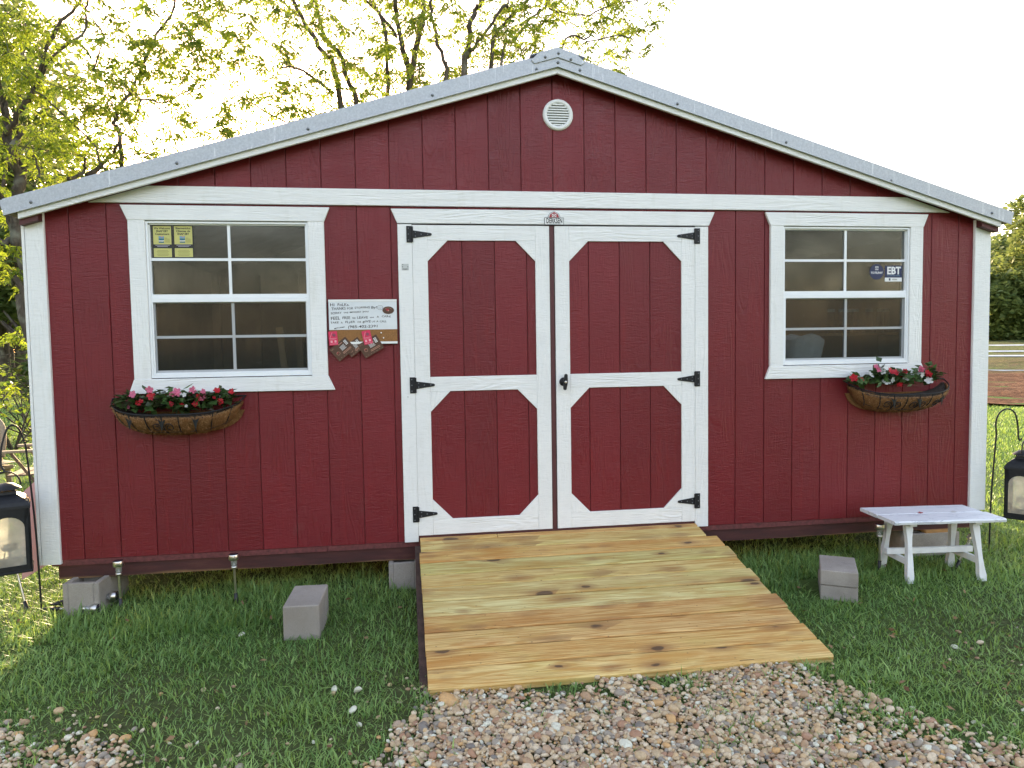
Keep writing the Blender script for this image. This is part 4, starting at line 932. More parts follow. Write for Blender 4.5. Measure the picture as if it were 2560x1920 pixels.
def plant(name, c, rad, hgt, nleaf, L_, W_, pet, fl, seed, label, group, lmat):
    nleaf = int(nleaf*1.9)
    rs = np.random.default_rng(seed); e = empty(name, tuple(c), label, 'flower', group)
    pts = rs.normal(0, 1, (nleaf, 3)); pts /= np.linalg.norm(pts, axis=1)[:, None]; pts *= rs.uniform(.3, 1, (nleaf, 1)); pts = pts*[rad, rad*.8, hgt*.6]+[0, 0, hgt*.42]
    leafobj('foliage', pts, L_, W_, lmat, e, seed, .05)
    st = MB()
    for k in range(7):
        q_ = pts[k % nleaf]; st.tube([(0, 0, -.01), tuple(q_*.5+[0, 0, .0]), tuple(q_)], .0016, 4)
    st.build('stem', M['stem'], e)
    acc = [[], 0, []]
    for (dx, dy, dz, r_) in fl:
        flower(acc, np.array([dx, dy, dz]), r_, rs); 
        if pet != 'petal_white': flower(acc, np.array([dx+r_*.3, dy-.004, dz-r_*.35]), r_*.75, rs, 4)
    V = np.array(acc[0]); linkmesh(npmesh('blossom', V, [np.array(acc[2])], M[pet], np.random.default_rng(seed).uniform(0, 1, len(V))), 'blossom', e); return e
M['stem'] = simple('plant_stem', (.06, .08, .03), .6)
def planter(xc, label, n_scroll, with_scroll):
    e = empty('planter', (xc, -.1, .76), label, 'planter', 'coir lined wire planters'); HW = .375
    def sec(u, v, g=0):                  # u -1..1 along, v 0 rim .. 1 bottom (front side)
        s = (1-abs(u)**3.0)**.55 if abs(u) < 1 else 0
        wx = HW*u*(1-.16*v**1.5); 
        y = -.0 -(.20+g)*s*math.cos(v*math.pi/2*.92)
        zrim = .945-.088*s
        z = zrim-(.128)*(math.sin(v*math.pi/2))*(s**.35)
        if v > .98: y = -.02
        return (wx, y+.1, z-.76)
    mb = MB(); nu, nv = 36, 9; vs = []
    for i in range(nu+1):
        u = -1+2*i/nu; u *= .985
        for j in range(nv+1):
            v = .14+.04*noise.noise((u*7, xc, 0))+.86*j/nv if j < nv else 1.; x, y, z = sec(u, min(1, v), -.004); b = .012*noise.noise((x*16, z*16, 2)); vs.append((x, y+b, z+.008*noise.noise((x*23, j, 5))))
    for i in range(nu+1):
        u = (-1+2*i/nu)*.985; vs.append((sec(u, .1)[0], .094, .945-.76-.045))
    fs = [(i*(nv+1)+j, i*(nv+1)+j+1, (i+1)*(nv+1)+j+1, (i+1)*(nv+1)+j) for i in range(nu) for j in range(nv)]
    mb.add(vs[:(nu+1)*(nv+1)], fs, 0, True)
    # back of the liner against the wall
    bk = [(sec((-1+2*i/nu)*.985, .1)[0], .093, z) for i in range(nu+1) for z in (.945-.76-.085, sec((-1+2*i/nu)*.985, 1)[2])]
    mb.add(bk, [(2*i, 2*i+1, 2*i+3, 2*i+2) for i in range(nu)])
    lin = mb.build('coir_liner', M['coir'], e); so_ = lin.modifiers.new('thick', 'SOLIDIFY'); so_.thickness = .008; so_.offset = 0
    fz = MB()                            # stray fibres
    rs = random.Random(int(xc*10))
    for k in range(1800):
        u = rs.uniform(-.97, .97); v = rs.uniform(.08, .9) if rs.random() < .5 else .1; p = Vector(sec(u, v, .003)); d = Vector((rs.gauss(0, 1), rs.gauss(-.5, .6), rs.gauss(0, .8))).normalized()*rs.uniform(.006, .026); q_ = d.orthogonal().normalized()*.0009
        fz.add([p-q_, p+q_, p+d+Vector((0, 0, -.004))], [(0, 1, 2)])
    fz.build('loose_fibres', M['fibre'], e, kind='stuff')
    # soil
    mb = MB(); n = 30; vs = []
    for i in range(n+1):
        u = (-1+2*i/n)*.95; x, y, z = sec(u, .2); vs += [(x, y+.012, z-.0+.004*noise.noise((x*30, 1, 1))), (x, (y+.09)/2, z+.035+.01*noise.noise((x*20, 3, 1))), (x, .09, z+.03)]
    mb.add(vs, [(3*i+k, 3*i+3+k, 3*i+4+k, 3*i+1+k) for i in range(n) for k in (0, 1)], 0, True); mb.build('soil', M['soil'], e)
    # wire frame: rims, belts, ribs
    W_ = MB(); g = .008
    rim = [sec(u, 0, g) for u in np.linspace(-1, 1, 41)]; rim = [(x, y, z) for x, y, z in rim]; W_.tube(rim, .0040, 6)
    W_.tube([(-HW, .092, .945-.76), (HW, .092, .945-.76)], .0040, 6)
    for v in (.62, .97): W_.tube([sec(u, v, g) for u in np.linspace(-.93, .93, 31)], .0023, 6)
    W_.build('wire_rim', M['black'], e)
    us = np.linspace(-.86, .86, 8)
    for k, u in enumerate(us): MB().tube([sec(u*(1-.10*v), v, g) for v in np.linspace(0, 1, 9)], .0034, 6).build('wire_rib', M['black'], e)
    for k in n_scroll:
        u0 = us[k]; 
        for s in (-1, 1) if k in with_scroll else ():
            pts = [sec(u0+s*.004, .52, g+.003)]
            for t in np.linspace(0, 1, 22):
                a = math.pi*.95-t*math.pi*2.5; r_ = .026*(1-.60*t); cx, cz = .036, .010
                xx, zz = cx+r_*math.cos(a), cz+r_*math.sin(a)-.02; uu = u0+s*xx/HW; vv = .34-zz/.17
                pts.append(sec(max(-.95, min(.95, uu)), max(.05, vv), g+.003))
            MB().tube(pts, .0026, 5).build('scroll', M['black'], e)
        mb = MB(); 
        c0 = sec(u0, .22, g+.004)
        for s in (-1, 1):
            mb.add([(c0[0], c0[1], c0[2]-.055), (c0[0]+s*.010, c0[1], c0[2]-.01), (c0[0]+s*.022, c0[1], c0[2]+.018), (c0[0], c0[1]-.002, c0[2]+.006)], [(0, 1, 2, 3) if s > 0 else (3, 2, 1, 0)])
        mb.build('wire_leaf', M['black'], e)
    return e
planter(-.248, 'coir lined wire planter of begonias hanging under the left window', (1, 3, 5), (3,))
planter(4.400, 'coir lined wire planter of mixed flowers hanging under the right window', (2, 4, 6), (2, 4, 6))
BG = M['begonia']
gl = 'flowers in the left planter'; gr_ = 'flowers in the right planter'
def PL(px, py, y=-.11): p = at(px, py, y); return p
def mkplant(base_px, fls, pet, seed, label, group, lm, nleaf=34, L_=.056, W_=.046, rad=.07, hgt=.085, name='begonia'):
    c = PL(base_px[0], base_px[1], -.11); c = np.array([c[0], -.11, c[2]])
    fl = []
    for (px, py, r_) in fls: q_ = at(px, py, -.15); fl.append((q_[0]-c[0], q_[1]-c[1], q_[2]-c[2], r_))
    return plant(name, c, rad, hgt, nleaf, L_, W_, pet, fl, seed, label, group, lm)
mkplant((322, 1020), [(332, 986, .022), (321, 1017, .012), (374, 974, .022)], 'petal_pink', 3, 'pink begonia at the left end of the left planter', gl, BG, rad=.09, nleaf=40)
mkplant((385, 1018), [(378, 990, .024), (345, 1007, .016), (352, 1003, .014)], 'petal_red', 4, 'red begonia second from the left in the left planter', gl, BG, nleaf=44, rad=.085, hgt=.095)
mkplant((445, 1020), [(441, 980, .026), (430, 984, .018), (481, 974, .022)], 'petal_pink', 5, 'pink vinca standing highest in the middle of the left planter', gl, M['weed'], nleaf=36, L_=.07, W_=.028, hgt=.14, rad=.08, name='vinca')
mkplant((455, 1022), [(426, 1010, .018), (455, 1012, .016), (488, 1009, .018)], 'petal_red', 6, 'low red begonia in the middle of the left planter', gl, BG, nleaf=44, rad=.10, hgt=.08)
mkplant((472, 1018), [(461, 987, .014), (465, 1015, .010), (452, 985, .010)], 'petal_white', 12, 'white vinca behind the low red begonia in the left planter', gl, M['weed'], nleaf=14, L_=.05, W_=.02, hgt=.10, rad=.05, name='vinca')
mkplant((520, 1014), [(505, 991, .024), (508, 979, .018)], 'petal_pink', 7, 'pink flowered begonia right of the middle in the left planter', gl, BG, nleaf=40, rad=.08, hgt=.09)
mkplant((560, 1010), [(542, 976, .020), (578, 978, .018), (550, 1003, .020), (536, 993, .012), (498, 992, .02)], 'petal_red', 8, 'red begonia at the right end of the left planter', gl, BG, nleaf=38, rad=.075, hgt=.085)
mkplant((2148, 962), [(2134, 944, .026), (2153, 950, .018)], 'petal_red', 21, 'red begonia at the left end of the right planter', gr_, M['weed'], nleaf=34, rad=.07, hgt=.08)
mkplant((2195, 958), [(2177, 937, .024), (2214, 954, .030), (2231, 949, .022), (2207, 930, .020)], 'petal_white', 22, 'white vinca left of the middle in the right planter', gr_, M['weed'], nleaf=48, rad=.085, hgt=.09, L_=.05, W_=.026, name='vinca')
mkplant((2200, 950), [(2193, 922, .024), (2190, 916, .016)], 'petal_pink', 23, 'tall pink begonia behind the white vinca in the right planter', gr_, BG, nleaf=18, rad=.05, hgt=.13)
mkplant((2240, 955), [(2225, 927, .024), (2238, 931, .024), (2249, 937, .020), (2262, 928, .018), (2248, 960, .020)], 'petal_red', 24, 'red begonia full of blossom in the middle of the right planter', gr_, BG, nleaf=34, rad=.075, hgt=.10)
mkplant((2272, 955), [(2262, 945, .028), (2305, 937, .018), (2322, 952, .028)], 'petal_white', 25, 'white vinca at the right end of the right planter', gr_, M['weed'], nleaf=44, rad=.08, hgt=.09, L_=.05, W_=.026, name='vinca')
mkplant((2318, 950), [(2303, 923, .022), (2302, 919, .014)], 'petal_pink', 26, 'pink begonia near the right end of the right planter', gr_, BG, nleaf=18, rad=.05, hgt=.10)
mkplant((2325, 952), [(2322, 935, .022), (2318, 930, .016)], 'petal_red', 27, 'red begonia outermost at the right end of the right planter', gr_, BG, nleaf=20, rad=.05, hgt=.08)

# =================================================================== THINGS INSIDE THE SHED
mb = MB(); bc = (3.83, .20); n = 28; rows = [(0.0, .115), (.22, .158)]
vs = []
for r0 in range(9):
    t = r0/8; rad = .115+.045*t
    for k in range(n):
        a = 2*math.pi*k/n; lift = .045*max(0, 1-((abs(math.cos(a-math.pi/2)))*0+min(abs((a-1.5*math.pi+math.pi) % (2*math.pi)-math.pi), abs((a-.5*math.pi+math.pi) % (2*math.pi)-math.pi)))/.75)**.6 if r0 == 8 else 0
        rr = rad*(1+.02*((k+r0) % 2)); vs.append((bc[0]+rr*math.cos(a), bc[1]+rr*.8*math.sin(a), .99+.235*t+lift))
mb.add(vs, [(i*n+k, i*n+(k+1) % n, (i+1)*n+(k+1) % n, (i+1)*n+k) for i in range(8) for k in range(n)]+[tuple(range(n-1, -1, -1))])
o = mb.build('plastic_basket', simple('white_basket', (.85, .86, .88), .5), label='white plastic basket standing inside the right window', cat='basket'); s = o.modifiers.new('t', 'SOLIDIFY'); s.thickness = .006
tb = MB(); tb.box((3.50, .10, .96), (4.9, .62, .988)); t_ = empty('table', (4.2, .36, 0), 'wooden table inside the shed under the right window', 'table'); S_(tb, 'table_top', M['interior'], t_)
for x in (3.52, 4.83):
    for y in (.12, .56): lg = MB(); lg.box((x, y, 0), (x+.05, y+.05, .96)); S_(lg, 'leg', M['interior'], t_)
sh = empty('shelf', (4.6, .95, 1.3), 'wooden shelf of jars inside the shed behind the right window', 'shelf')
m = MB(); m.box((4.05, .80, 1.255), (5.02, 1.05, 1.275)); S_(m, 'shelf_board', simple('shelf_pine', (.55, .36, .18), .7), sh)
m = MB(); m.box((4.05, 1.051, .99), (5.02, 1.065, 1.62)); S_(m, 'back_board', simple('shelf_back', (.26, .15, .08), .8), sh)
gj = simple('jar_content', (.25, .14, .07), .4)
for k, x in enumerate([float(at(px_, 772, .9)[0]) for px_ in (2078, 2106, 2124, 2138, 2173, 2201, 2214, 2243)]):
    e = empty('jar', (x, .90, 1.275), ('first', 'second', 'third', 'fourth', 'fifth', 'sixth', 'seventh', 'eighth')[k]+' white capped jar from the left on the shelf inside the right window', 'jar', 'jars on the shelf inside')
    MB().lathe([(.0001, 0), (.028, 0), (.028, .15), (.022, .17)], n=14).build('body', gj, e); MB().lathe([(.0285, .17), (.0285, .195), (.0001, .196)], n=14).build('cap', M['plastic_white'], e)
m = MB(); s0 = 0; m.box((-.02, 0, -.35), (.02, .03, .18)); m.xf(Matrix.Translation((.30, .30, 1.18)) @ Matrix.Rotation(R(-6), 4, 'Y')); m.build('wood_stake', simple('raw_stake', (.5, .34, .18), .7), label='wooden stake leaning inside the left window, at the right', cat='stake')
m = MB(); m.box((-.03, 0, -.35), (.01, .02, .14)); m.xf(Matrix.Translation((.41, .36, 1.16)) @ Matrix.Rotation(R(-3), 4, 'Y')); m.build('wood_stake', simple('dull_stake', (.33, .24, .15), .7), label='duller wooden stake inside the left window, right of the first', cat='stake')
m = MB(); m.prism([(.55, 1.19), (.70, 1.19), (.70, 1.30), (.62, 1.37), (.55, 1.30)], .14, .26); m.build('wooden_birdhouse', simple('birdhouse_wood', (.45, .28, .14), .7), label='small wooden birdhouse at the right edge inside the left window', cat='birdhouse')

# =================================================================== CHAIRS AT THE LEFT
RAT = simple('tan_rattan', (.30, .23, .15), .7, 0, .3, 120, .002); CUSH = simple('grey_cushion', (.36, .33, .26), .9, 0, .2, 30, .002)
wc = empty('wicker_chair', (-3.13, 3.05, GZ), 'round backed tan wicker armchair with a cushion on the lawn at the left edge', 'chair'); wc.rotation_euler.z = R(-20)
bk = MB()                                # curved back shell
vs = []; na, nz2 = 16, 8
for j in range(nz2+1):
    for i in range(na+1):
        a = math.pi*(.12+.76*i/na); top = .50+.36*math.sin(math.pi*i/na)**.8; z = .40+(top-.40)*j/nz2; r_ = .30+.03*j/nz2; vs.append((r_*math.cos(a), r_*math.sin(a)*.9, z))
for j in range(nz2):                     # woven strips with gaps
    for i in range(na):
        p = [Vector(vs[j*(na+1)+i]), Vector(vs[j*(na+1)+i+1]), Vector(vs[(j+1)*(na+1)+i+1]), Vector(vs[(j+1)*(na+1)+i])]; c = sum(p, Vector())/4
        bk.add([c+(q_-c)*.86 for q_ in p], [(0, 1, 2, 3)])
o = bk.build('woven_back', RAT, wc); s = o.modifiers.new('t', 'SOLIDIFY'); s.thickness = .012
MB().tube([vs[nz2*(na+1)+i] for i in range(na+1)], .022, 8).build('back_rim', RAT, wc)
for s in (-1, 1): MB().tube(bez([(s*.28, .14, .52), (s*.33, -.02, .60), (s*.33, -.22, .58), (s*.28, -.26, .42), (s*.27, -.26, .38)], 5), .022, 8).build('arm', RAT, wc)
MB().box((-.28, -.27, .36), (.28, .26, .40)).build('seat', RAT, wc, bevel=.01)
cu_ = MB(); vs = []
for j in range(9):
    for i in range(9): u, v = -1+i/4, -1+j/4; t = (1-u**4)*(1-v**4); vs.append((u*.30, v*.28-.01, .43+.055*t))
for j in range(9):
    for i in range(9): u, v = -1+i/4, -1+j/4; t = (1-u**4)*(1-v**4); vs.append((u*.30, v*.28-.01, .425-.03*t))
fs = [(j*9+i, j*9+i+1, (j+1)*9+i+1, (j+1)*9+i) for j in range(8) for i in range(8)]; fs += [tuple(81+q_ for q_ in f[::-1]) for f in fs]
cu_.add(vs, fs, 0, True); cu_.build('cushion', CUSH, wc)
for (x, y) in ((-.25, -.24), (.25, -.24), (-.24, .22), (.24, .22)): MB().tube([(x*1.08, y*1.08, 0), (x, y, .37)], .024, 8).build('leg', RAT, wc)
FCW = simple('dark_folding_wood', (.16, .10, .065), .6, 0, .3, 20, .001)
fc = empty('folding_chair', (-2.43, 2.95, GZ), 'wooden folding chair half hidden behind the left corner of the shed', 'chair'); fc.rotation_euler.z = R(10)
for y in (-.24, .24):
    MB().tube([(-.20, y, 0), (.24, y, .58)], .014, 6).build('leg', FCW, fc); MB().tube([(.22, y, 0), (-.16, y, .58)], .014, 6).build('leg', FCW, fc)
    MB().box((-.24, y-.03, .58), (.30, y+.03, .605)).build('armrest', simple('pale_arm', (.34, .26, .18), .6), fc, bevel=.004); MB().tube([(.22, y, .36), (.31, y, .86)], .014, 6).build('back_post', FCW, fc)
MB().box((-.20, -.23, .36), (.22, .23, .375)).build('seat', FCW, fc); o = MB().box((.29, -.23, .62), (.305, .23, .84)).build('backrest', FCW, fc)

# =================================================================== TREES
def limb_tree(name, loc_label, cat, limbs, cells, Y, seed, group, base, dens=1.75):
    e = empty(name, (base[0], base[1], GZ), loc_label, cat, group); off = np.array([base[0], base[1], GZ])
    rs = np.random.default_rng(seed); nodes = []; mb = MB()
    for li, (pts, th0, th1) in enumerate(limbs):
        P = [at(px, py, Y)+np.array([0, rs.normal(0, .12), 0]) for px, py in pts]
        if li == 0 or pts[0][1] > 640: P = [np.array([base[0], base[1], GZ-.1])]+P
        P = [np.array(q_) for q_ in bez([tuple(p) for p in P], 5)]
        dist = Y-CAM[1]; n = len(P); rr = [(th0+(th1-th0)*(k/(n-1)))/2/1800*dist for k in range(n)]
        P2 = [p+rs.normal(0, .012, 3) for p in P]
        mb.tube([tuple(p-off) for p in P2], rr, 8)
        nodes += [(p, r_) for p, r_ in zip(P2, rr)]
    mb.build('trunk', M['bark'], e)
    N = [p for p, r_ in nodes]; tw = MB(); tips = []
    cs = []
    for (px, py, d) in cells:
        if d <= 0: continue
        k = max(1, int(round(d*.34)))
        for _ in range(k):
            q_ = at(px+rs.uniform(-24, 24), py+rs.uniform(-24, 24), Y)+np.array([0, rs.normal(0, .75), 0]); cs.append((q_, d/k))
    A = np.array(N); order = np.argsort([np.min(np.linalg.norm(A-c, axis=1)) for c, _ in cs])
    Nn = list(A); par = [1]*len(Nn)
    for oi in order:
        c, d = cs[oi]; AA = np.array(Nn); j = int(np.argmin(np.linalg.norm(AA-c, axis=1)+.0*AA[:, 2])); p0 = AA[j]; ln = np.linalg.norm(c-p0)
        mid = (p0+c)/2+rs.normal(0, .08*ln, 3)+np.array([0, 0, .04*ln]); r_ = min(.011, .0035+.006*ln)
        tw.tube([tuple(p0-off), tuple(mid-off), tuple(c-off)], [r_, r_*.8, r_*.5], 4, caps=False)
        Nn.append(mid); Nn.append(c); tips.append((c, d, c-p0))
    tw.build('twigs', M['bark'], e, kind='stuff')
    # compound leaves: a drooping rachis with paired leaflets
    allV = []; allT = []
    for c, d, dr in tips:
        for _ in range(max(1, int(round(d*dens)))):
            az = rs.uniform(0, 2*np.pi); dirv = np.array([np.cos(az), np.sin(az), rs.uniform(-.5, .35)]); dirv /= np.linalg.norm(dirv)
            o = c+rs.normal(0, .055, 3); Lr = rs.uniform(.13, .26); tin = np.clip(rs.normal(.55, .28), 0, 1); sd_ = np.cross(dirv, [0, 0, 1.]); sd_ /= np.linalg.norm(sd_)+1e-9
            npair = 5
            for k in range(npair*2+1):
                t = (k//2+1)/(npair+1) if k < npair*2 else 1.; s = 0 if k == npair*2 else (1 if k % 2 else -1)
                p = o+dirv*Lr*t+np.array([0, 0, -.10*t*t]); ld = dirv*.5+sd_*s*.9+np.array([0, 0, -.15-.6*rs.random()])+rs.normal(0, .18, 3); ld /= np.linalg.norm(ld); ll = rs.uniform(.055, .095)
                ws = np.cross(ld, rs.normal(0, 1, 3)); ws /= np.linalg.norm(ws)+1e-9; ww = ll*.19
                cur_ = np.array([0, 0, -.012])
                allV.append([p, p+ld*ll*.4+ws*ww, p+ld*ll+cur_, p+ld*ll*.4-ws*ww]); allT.append(tin+rs.normal(0, .1))
    V = np.array(allV)-off; n = len(V); F = np.arange(n*4).reshape(n, 4)
    linkmesh(npmesh('foliage', V.reshape(-1, 3), [F], M['leaf'], np.repeat(np.clip(allT, 0, 1), 4)), 'foliage', e, kind='stuff'); return n
rowsA = ['5677667764434650111144', '66323456522551341231444', '54214776325635551423545', '77544435777634155553555', '77766753777666544231334', '77665677765324211214244', '67655677765214533255655', '66655566654113333540000', '56554556641124432000000', '53344445666530000000000', '31244441000000000000000', '00455100000000000000000']
rowsB = ['65113332234554334441', '25534363612552366644', '44533411045431355353', '33553215666531224524', '41665546630000000000', '54455100000000000000', '53200000000000000000']
cells = []
for r_, row in enumerate(rowsA):
    for c_, ch in enumerate(row[:21]): cells.append((c_*40+20, r_*40+20, int(ch)))
for r_, row in enumerate(rowsB):
    for c_, ch in enumerate(row): cells.append((850+c_*40+20, r_*40+20, int(ch)))
for r_ in range(1, 6):
    for c_ in range(-3, 40): cells.append((c_*40+20, -r_*40+20, max(0, int(round((5.2-r_*.3)*(.55+.6*noise.noise((c_*.7, r_*.7, 3))))))))
for r_ in range(0, 16):
    for c_ in range(-4, 0): cells.append((c_*40+20, r_*40+20, 5))
cells += [(10, 560, 6), (25, 600, 6), (45, 590, 4), (12, 640, 6), (30, 670, 5), (50, 620, 4), (10, 700, 5), (10, 720, 4), (55, 770, 2), (8, 820, 5), (20, 850, 6), (30, 870, 5), (5, 950, 4), (-20, 700, 5), (-30, 850, 5)]
left = [c for c in cells if c[0] < 500]; mid = [c for c in cells if 500 <= c[0] < 1150]; rt_ = [c for c in cells if c[0] >= 1150]
def c1(u, v): return (u/2.572, v/2.572)
def c2(u, v): return (850+u/2.572, v/2.572)
nl = 0
nl += limb_tree('pecan_tree', 'leafy tree with a forked dark trunk rising behind the left corner of the shed', 'tree', [
    ([(72, 790), (60, 740), (52, 660), (48, 600), (46, 540), (50, 490), (42, 420), (20, 345), (4, 270), (-5, 120), (10, -120)], 44, 10), ([(52, 660), (38, 590), (14, 520), (-20, 430), (-60, 300)], 24, 10), ([(48, 650), (20, 610), (-30, 590)], 20, 10), ([(60, 730), (30, 712), (-30, 700)], 14, 8),
    ([(46, 520), (44, 440), (50, 382), (45, 330), (25, 300), (10, 255)], 22, 6), ([(18, 340), (70, 265), (85, 214), (113, 144), (155, 58), (187, 0), (205, -90)], 12, 5), ([(85, 214), (140, 140), (200, 60), (225, 0), (240, -80)], 7, 4), ([(299, 425), (311, 350), (303, 296), (334, 187), (389, 109), (431, 19), (450, -80)], 10, 4), ([(307, 300), (361, 253), (400, 245), (510, 200)], 6, 3),
    ([(270, 430), (210, 340), (120, 250), (60, 180)], 5, 3), ([(222, 443), (245, 393), (300, 350)], 13, 5), ([(179, 455), (200, 420), (225, 400)], 9, 4), ([(115, 450), (90, 395), (30, 385)], 5, 3)], left, 6.2, 11, 'pecan trees behind the shed', (-3.35, 6.2))
nl += limb_tree('pecan_tree', 'leafy tree with several thick grey limbs rising behind the middle of the roof', 'tree', [
    ([(1000, 640), (1022, 380)]+[c2(440, 500), c2(400, 270), c2(370, 130), c2(350, 0), c2(330, -200)], 18, 9), ([(1010, 640), (1025, 300), c2(455, 560), c2(480, 350), c2(530, 130), c2(535, 0), c2(560, -200)], 20, 9), ([(960, 640), c2(300, 335), c2(220, 50), c2(170, 0), c2(60, -150)], 10, 5), ([c2(370, 230), c2(200, 30), c2(60, -60)], 8, 4),
    ([(1100, 640), c2(680, 530), c2(670, 400), c2(610, 190), c2(585, 60), c2(600, -60)], 12, 6), ([(900, 640), c2(110, 690), c2(60, 540), c2(10, 380), (810, 90), (790, 0), (770, -90)], 12, 8), ([(880, 640), c1(2160, 510), c1(2080, 350), c1(1950, 130), c1(1890, 0), c1(1850, -200)], 14, 8), ([c1(2150, 600), c1(1960, 490), c1(1820, 450)], 8, 4), ([c1(1920, 100), c1(1700, -60)], 6, 3), ([c1(1820, 750), c1(1600, 650), c1(1420, 520)], 5, 3)], mid, 7.2, 12, 'pecan trees behind the shed', (.3, 7.2), 3.4)
nl += limb_tree('pecan_tree', 'leafy tree whose branches droop to the right behind the roof ridge', 'tree', [
    ([(1140, 640), c2(790, 500), c2(825, 340), c2(840, 170), c2(880, 40), c2(910, 0), c2(960, -200)], 17, 9), ([c2(835, 360), c2(920, 240), c2(1040, 70), c2(1085, 0), c2(1130, -160)], 9, 5), ([(1200, 640), c2(970, 330), c2(1020, 210), c2(1060, 140), c2(1200, 0), c2(1300, -150)], 11, 6), ([(1240, 640), c2(1030, 440), c2(1120, 260), c2(1240, 110), c2(1340, 10), c2(1460, -100)], 8, 4),
    ([(1300, 560), c2(1420, 310), c2(1580, 250), c2(1670, 130), c2(1700, 40)], 6, 3), ([c2(1590, 258), c2(1800, 280), c2(1960, 370)], 4, 2), ([c2(1340, 60), c2(1560, 90), c2(1750, 40), c2(1850, 20)], 5, 3), ([c2(930, 235), c2(1050, 215), c2(1180, 200)], 4, 2)], rt_, 7.6, 13, 'pecan trees behind the shed', (1.7, 7.6), 3.8)
# far trees: crowns of many small leaf clumps
def far_tree(name, x, y, h, rad, seed, label, group, nl_=4200, size=.30, z0=None, trunk=.18, crown0=.18, mat='leaf_far'):
    rs = np.random.default_rng(seed); z = float(gh(np.array(x), np.array(y))) if z0 is None else z0
    e = empty(name, (x, y, z), label, 'tree', group)
    mb = MB(); mb.tube([(0, 0, -.3), (0, 0, h*.45), (rs.normal(0, .4), 0, h*.85)], [trunk, trunk*.7, trunk*.2], 8)
    lob = []
    for k in range(16):
        a = rs.uniform(0, 6.28); t = rs.uniform(crown0, .92); rr = rad*math.sin(math.pi*min(.97, max(.12, (t-crown0)/(1.05-crown0)*.8+.18)))*rs.uniform(.35, .85); c = np.array([rr*math.cos(a), rr*math.sin(a), h*t]); lob.append((c, rad*rs.uniform(.25, .45)))
        mb.tube([(0, 0, h*t*.6), tuple(c*.6+np.array([0, 0, h*t*.3])), tuple(c)], [trunk*.35, trunk*.2, trunk*.08], 5)
    mb.build('trunk', M['bark'], e)
    P = []
    for k in range(nl_):
        c, r_ = lob[int(rs.integers(16))]; d = rs.normal(0, 1, 3); d /= np.linalg.norm(d); P.append(c+d*r_*rs.uniform(.55, 1.05)*np.array([1, 1, .75]))
    leafobj('crown', P, size, size*.62, M[mat], e, seed, .1, kind='stuff'); return e
def polar(d, px):                        # point at distance d along the ground ray through column px
    v = ray(px, 850); v = v/np.hypot(v[0], v[1]); return CAM[0]+v[0]*d, CAM[1]+v[1]*d
k = 0
rtl = [(46, 2585, 5.7, 3.6, 'tall broad tree beyond the tilled field at the right edge'), (50, 2500, 5.3, 2.9, 'rounded tree just right of the roof end beyond the field'), (54, 2420, 5.4, 3.2, 'tree beyond the field mostly hidden by the shed corner'),
       (45, 2650, 7.0, 4.0, 'tree beyond the field outside the right border'), (53, 2530, 5.4, 3.4, 'darker low tree under the tall ones beyond the field'), (44, 2460, 3.2, 2.4, 'dark bushy tree at the foot of the right trees'), (44, 2545, 3.4, 2.6, 'dark shrubby tree at the field edge below the tall tree')]
for d, px, h_, r_, lab in rtl:
    x, y = polar(d, px); far_tree('broadleaf_tree', x, y, h_, r_, 40+k, lab, 'trees beyond the field', 11000, .34, crown0=.06); k += 1
x, y = polar(58, 2500)
# woods beyond the left lawn
for d, px, h_, r_, lab in [(27, 8, 13, 3.2, 'tree at the edge of the woods at the far left'), (30, 48, 15, 3.4, 'tree in the woods just left of the shed corner'), (31, -60, 14, 3.6, 'tree in the woods outside the left border'), (33, 90, 16, 3.8, 'tree in the woods hidden mostly by the left corner board'), (36, 22, 17, 4.2, 'taller tree standing deeper in the left woods'), (25, 75, 6, 2.2, 'small tree in front of the left woods')]:
    x, y = polar(d, px); far_tree('woodland_tree', x, y, h_, r_, 60+k, lab, 'trees of the left woods', 3600, .32, crown0=.06); k += 1
# mass of woods behind everything, all round (seen at the left, and mirrored in the panes)
rs = np.random.default_rng(5); P = []
for k2 in range(60000):
    a = rs.uniform(0, 1)
    if a < .22: ang = math.radians(rs.uniform(-62, -28)); d = rs.uniform(40, 46); hh = rs.uniform(0, 15)
    elif a < .36: ang = math.radians(rs.uniform(36, 62)); d = rs.uniform(55, 62); hh = rs.uniform(0, 4.5)
    else: ang = math.radians(rs.uniform(120, 255)); d = rs.uniform(36, 44); hh = rs.uniform(0, 1)*(10.5+1.0*math.sin(ang*9)+.8*math.sin(ang*23+1))
    x = CAM[0]+math.sin(ang)*d; y = CAM[1]+math.cos(ang)*d; P.append((x, y, float(gh(np.array(x), np.array(y)))+hh))
leafobj('distant_woods', P, .62, .45, M['leaf_dull'], None, 5, .1, kind='stuff')
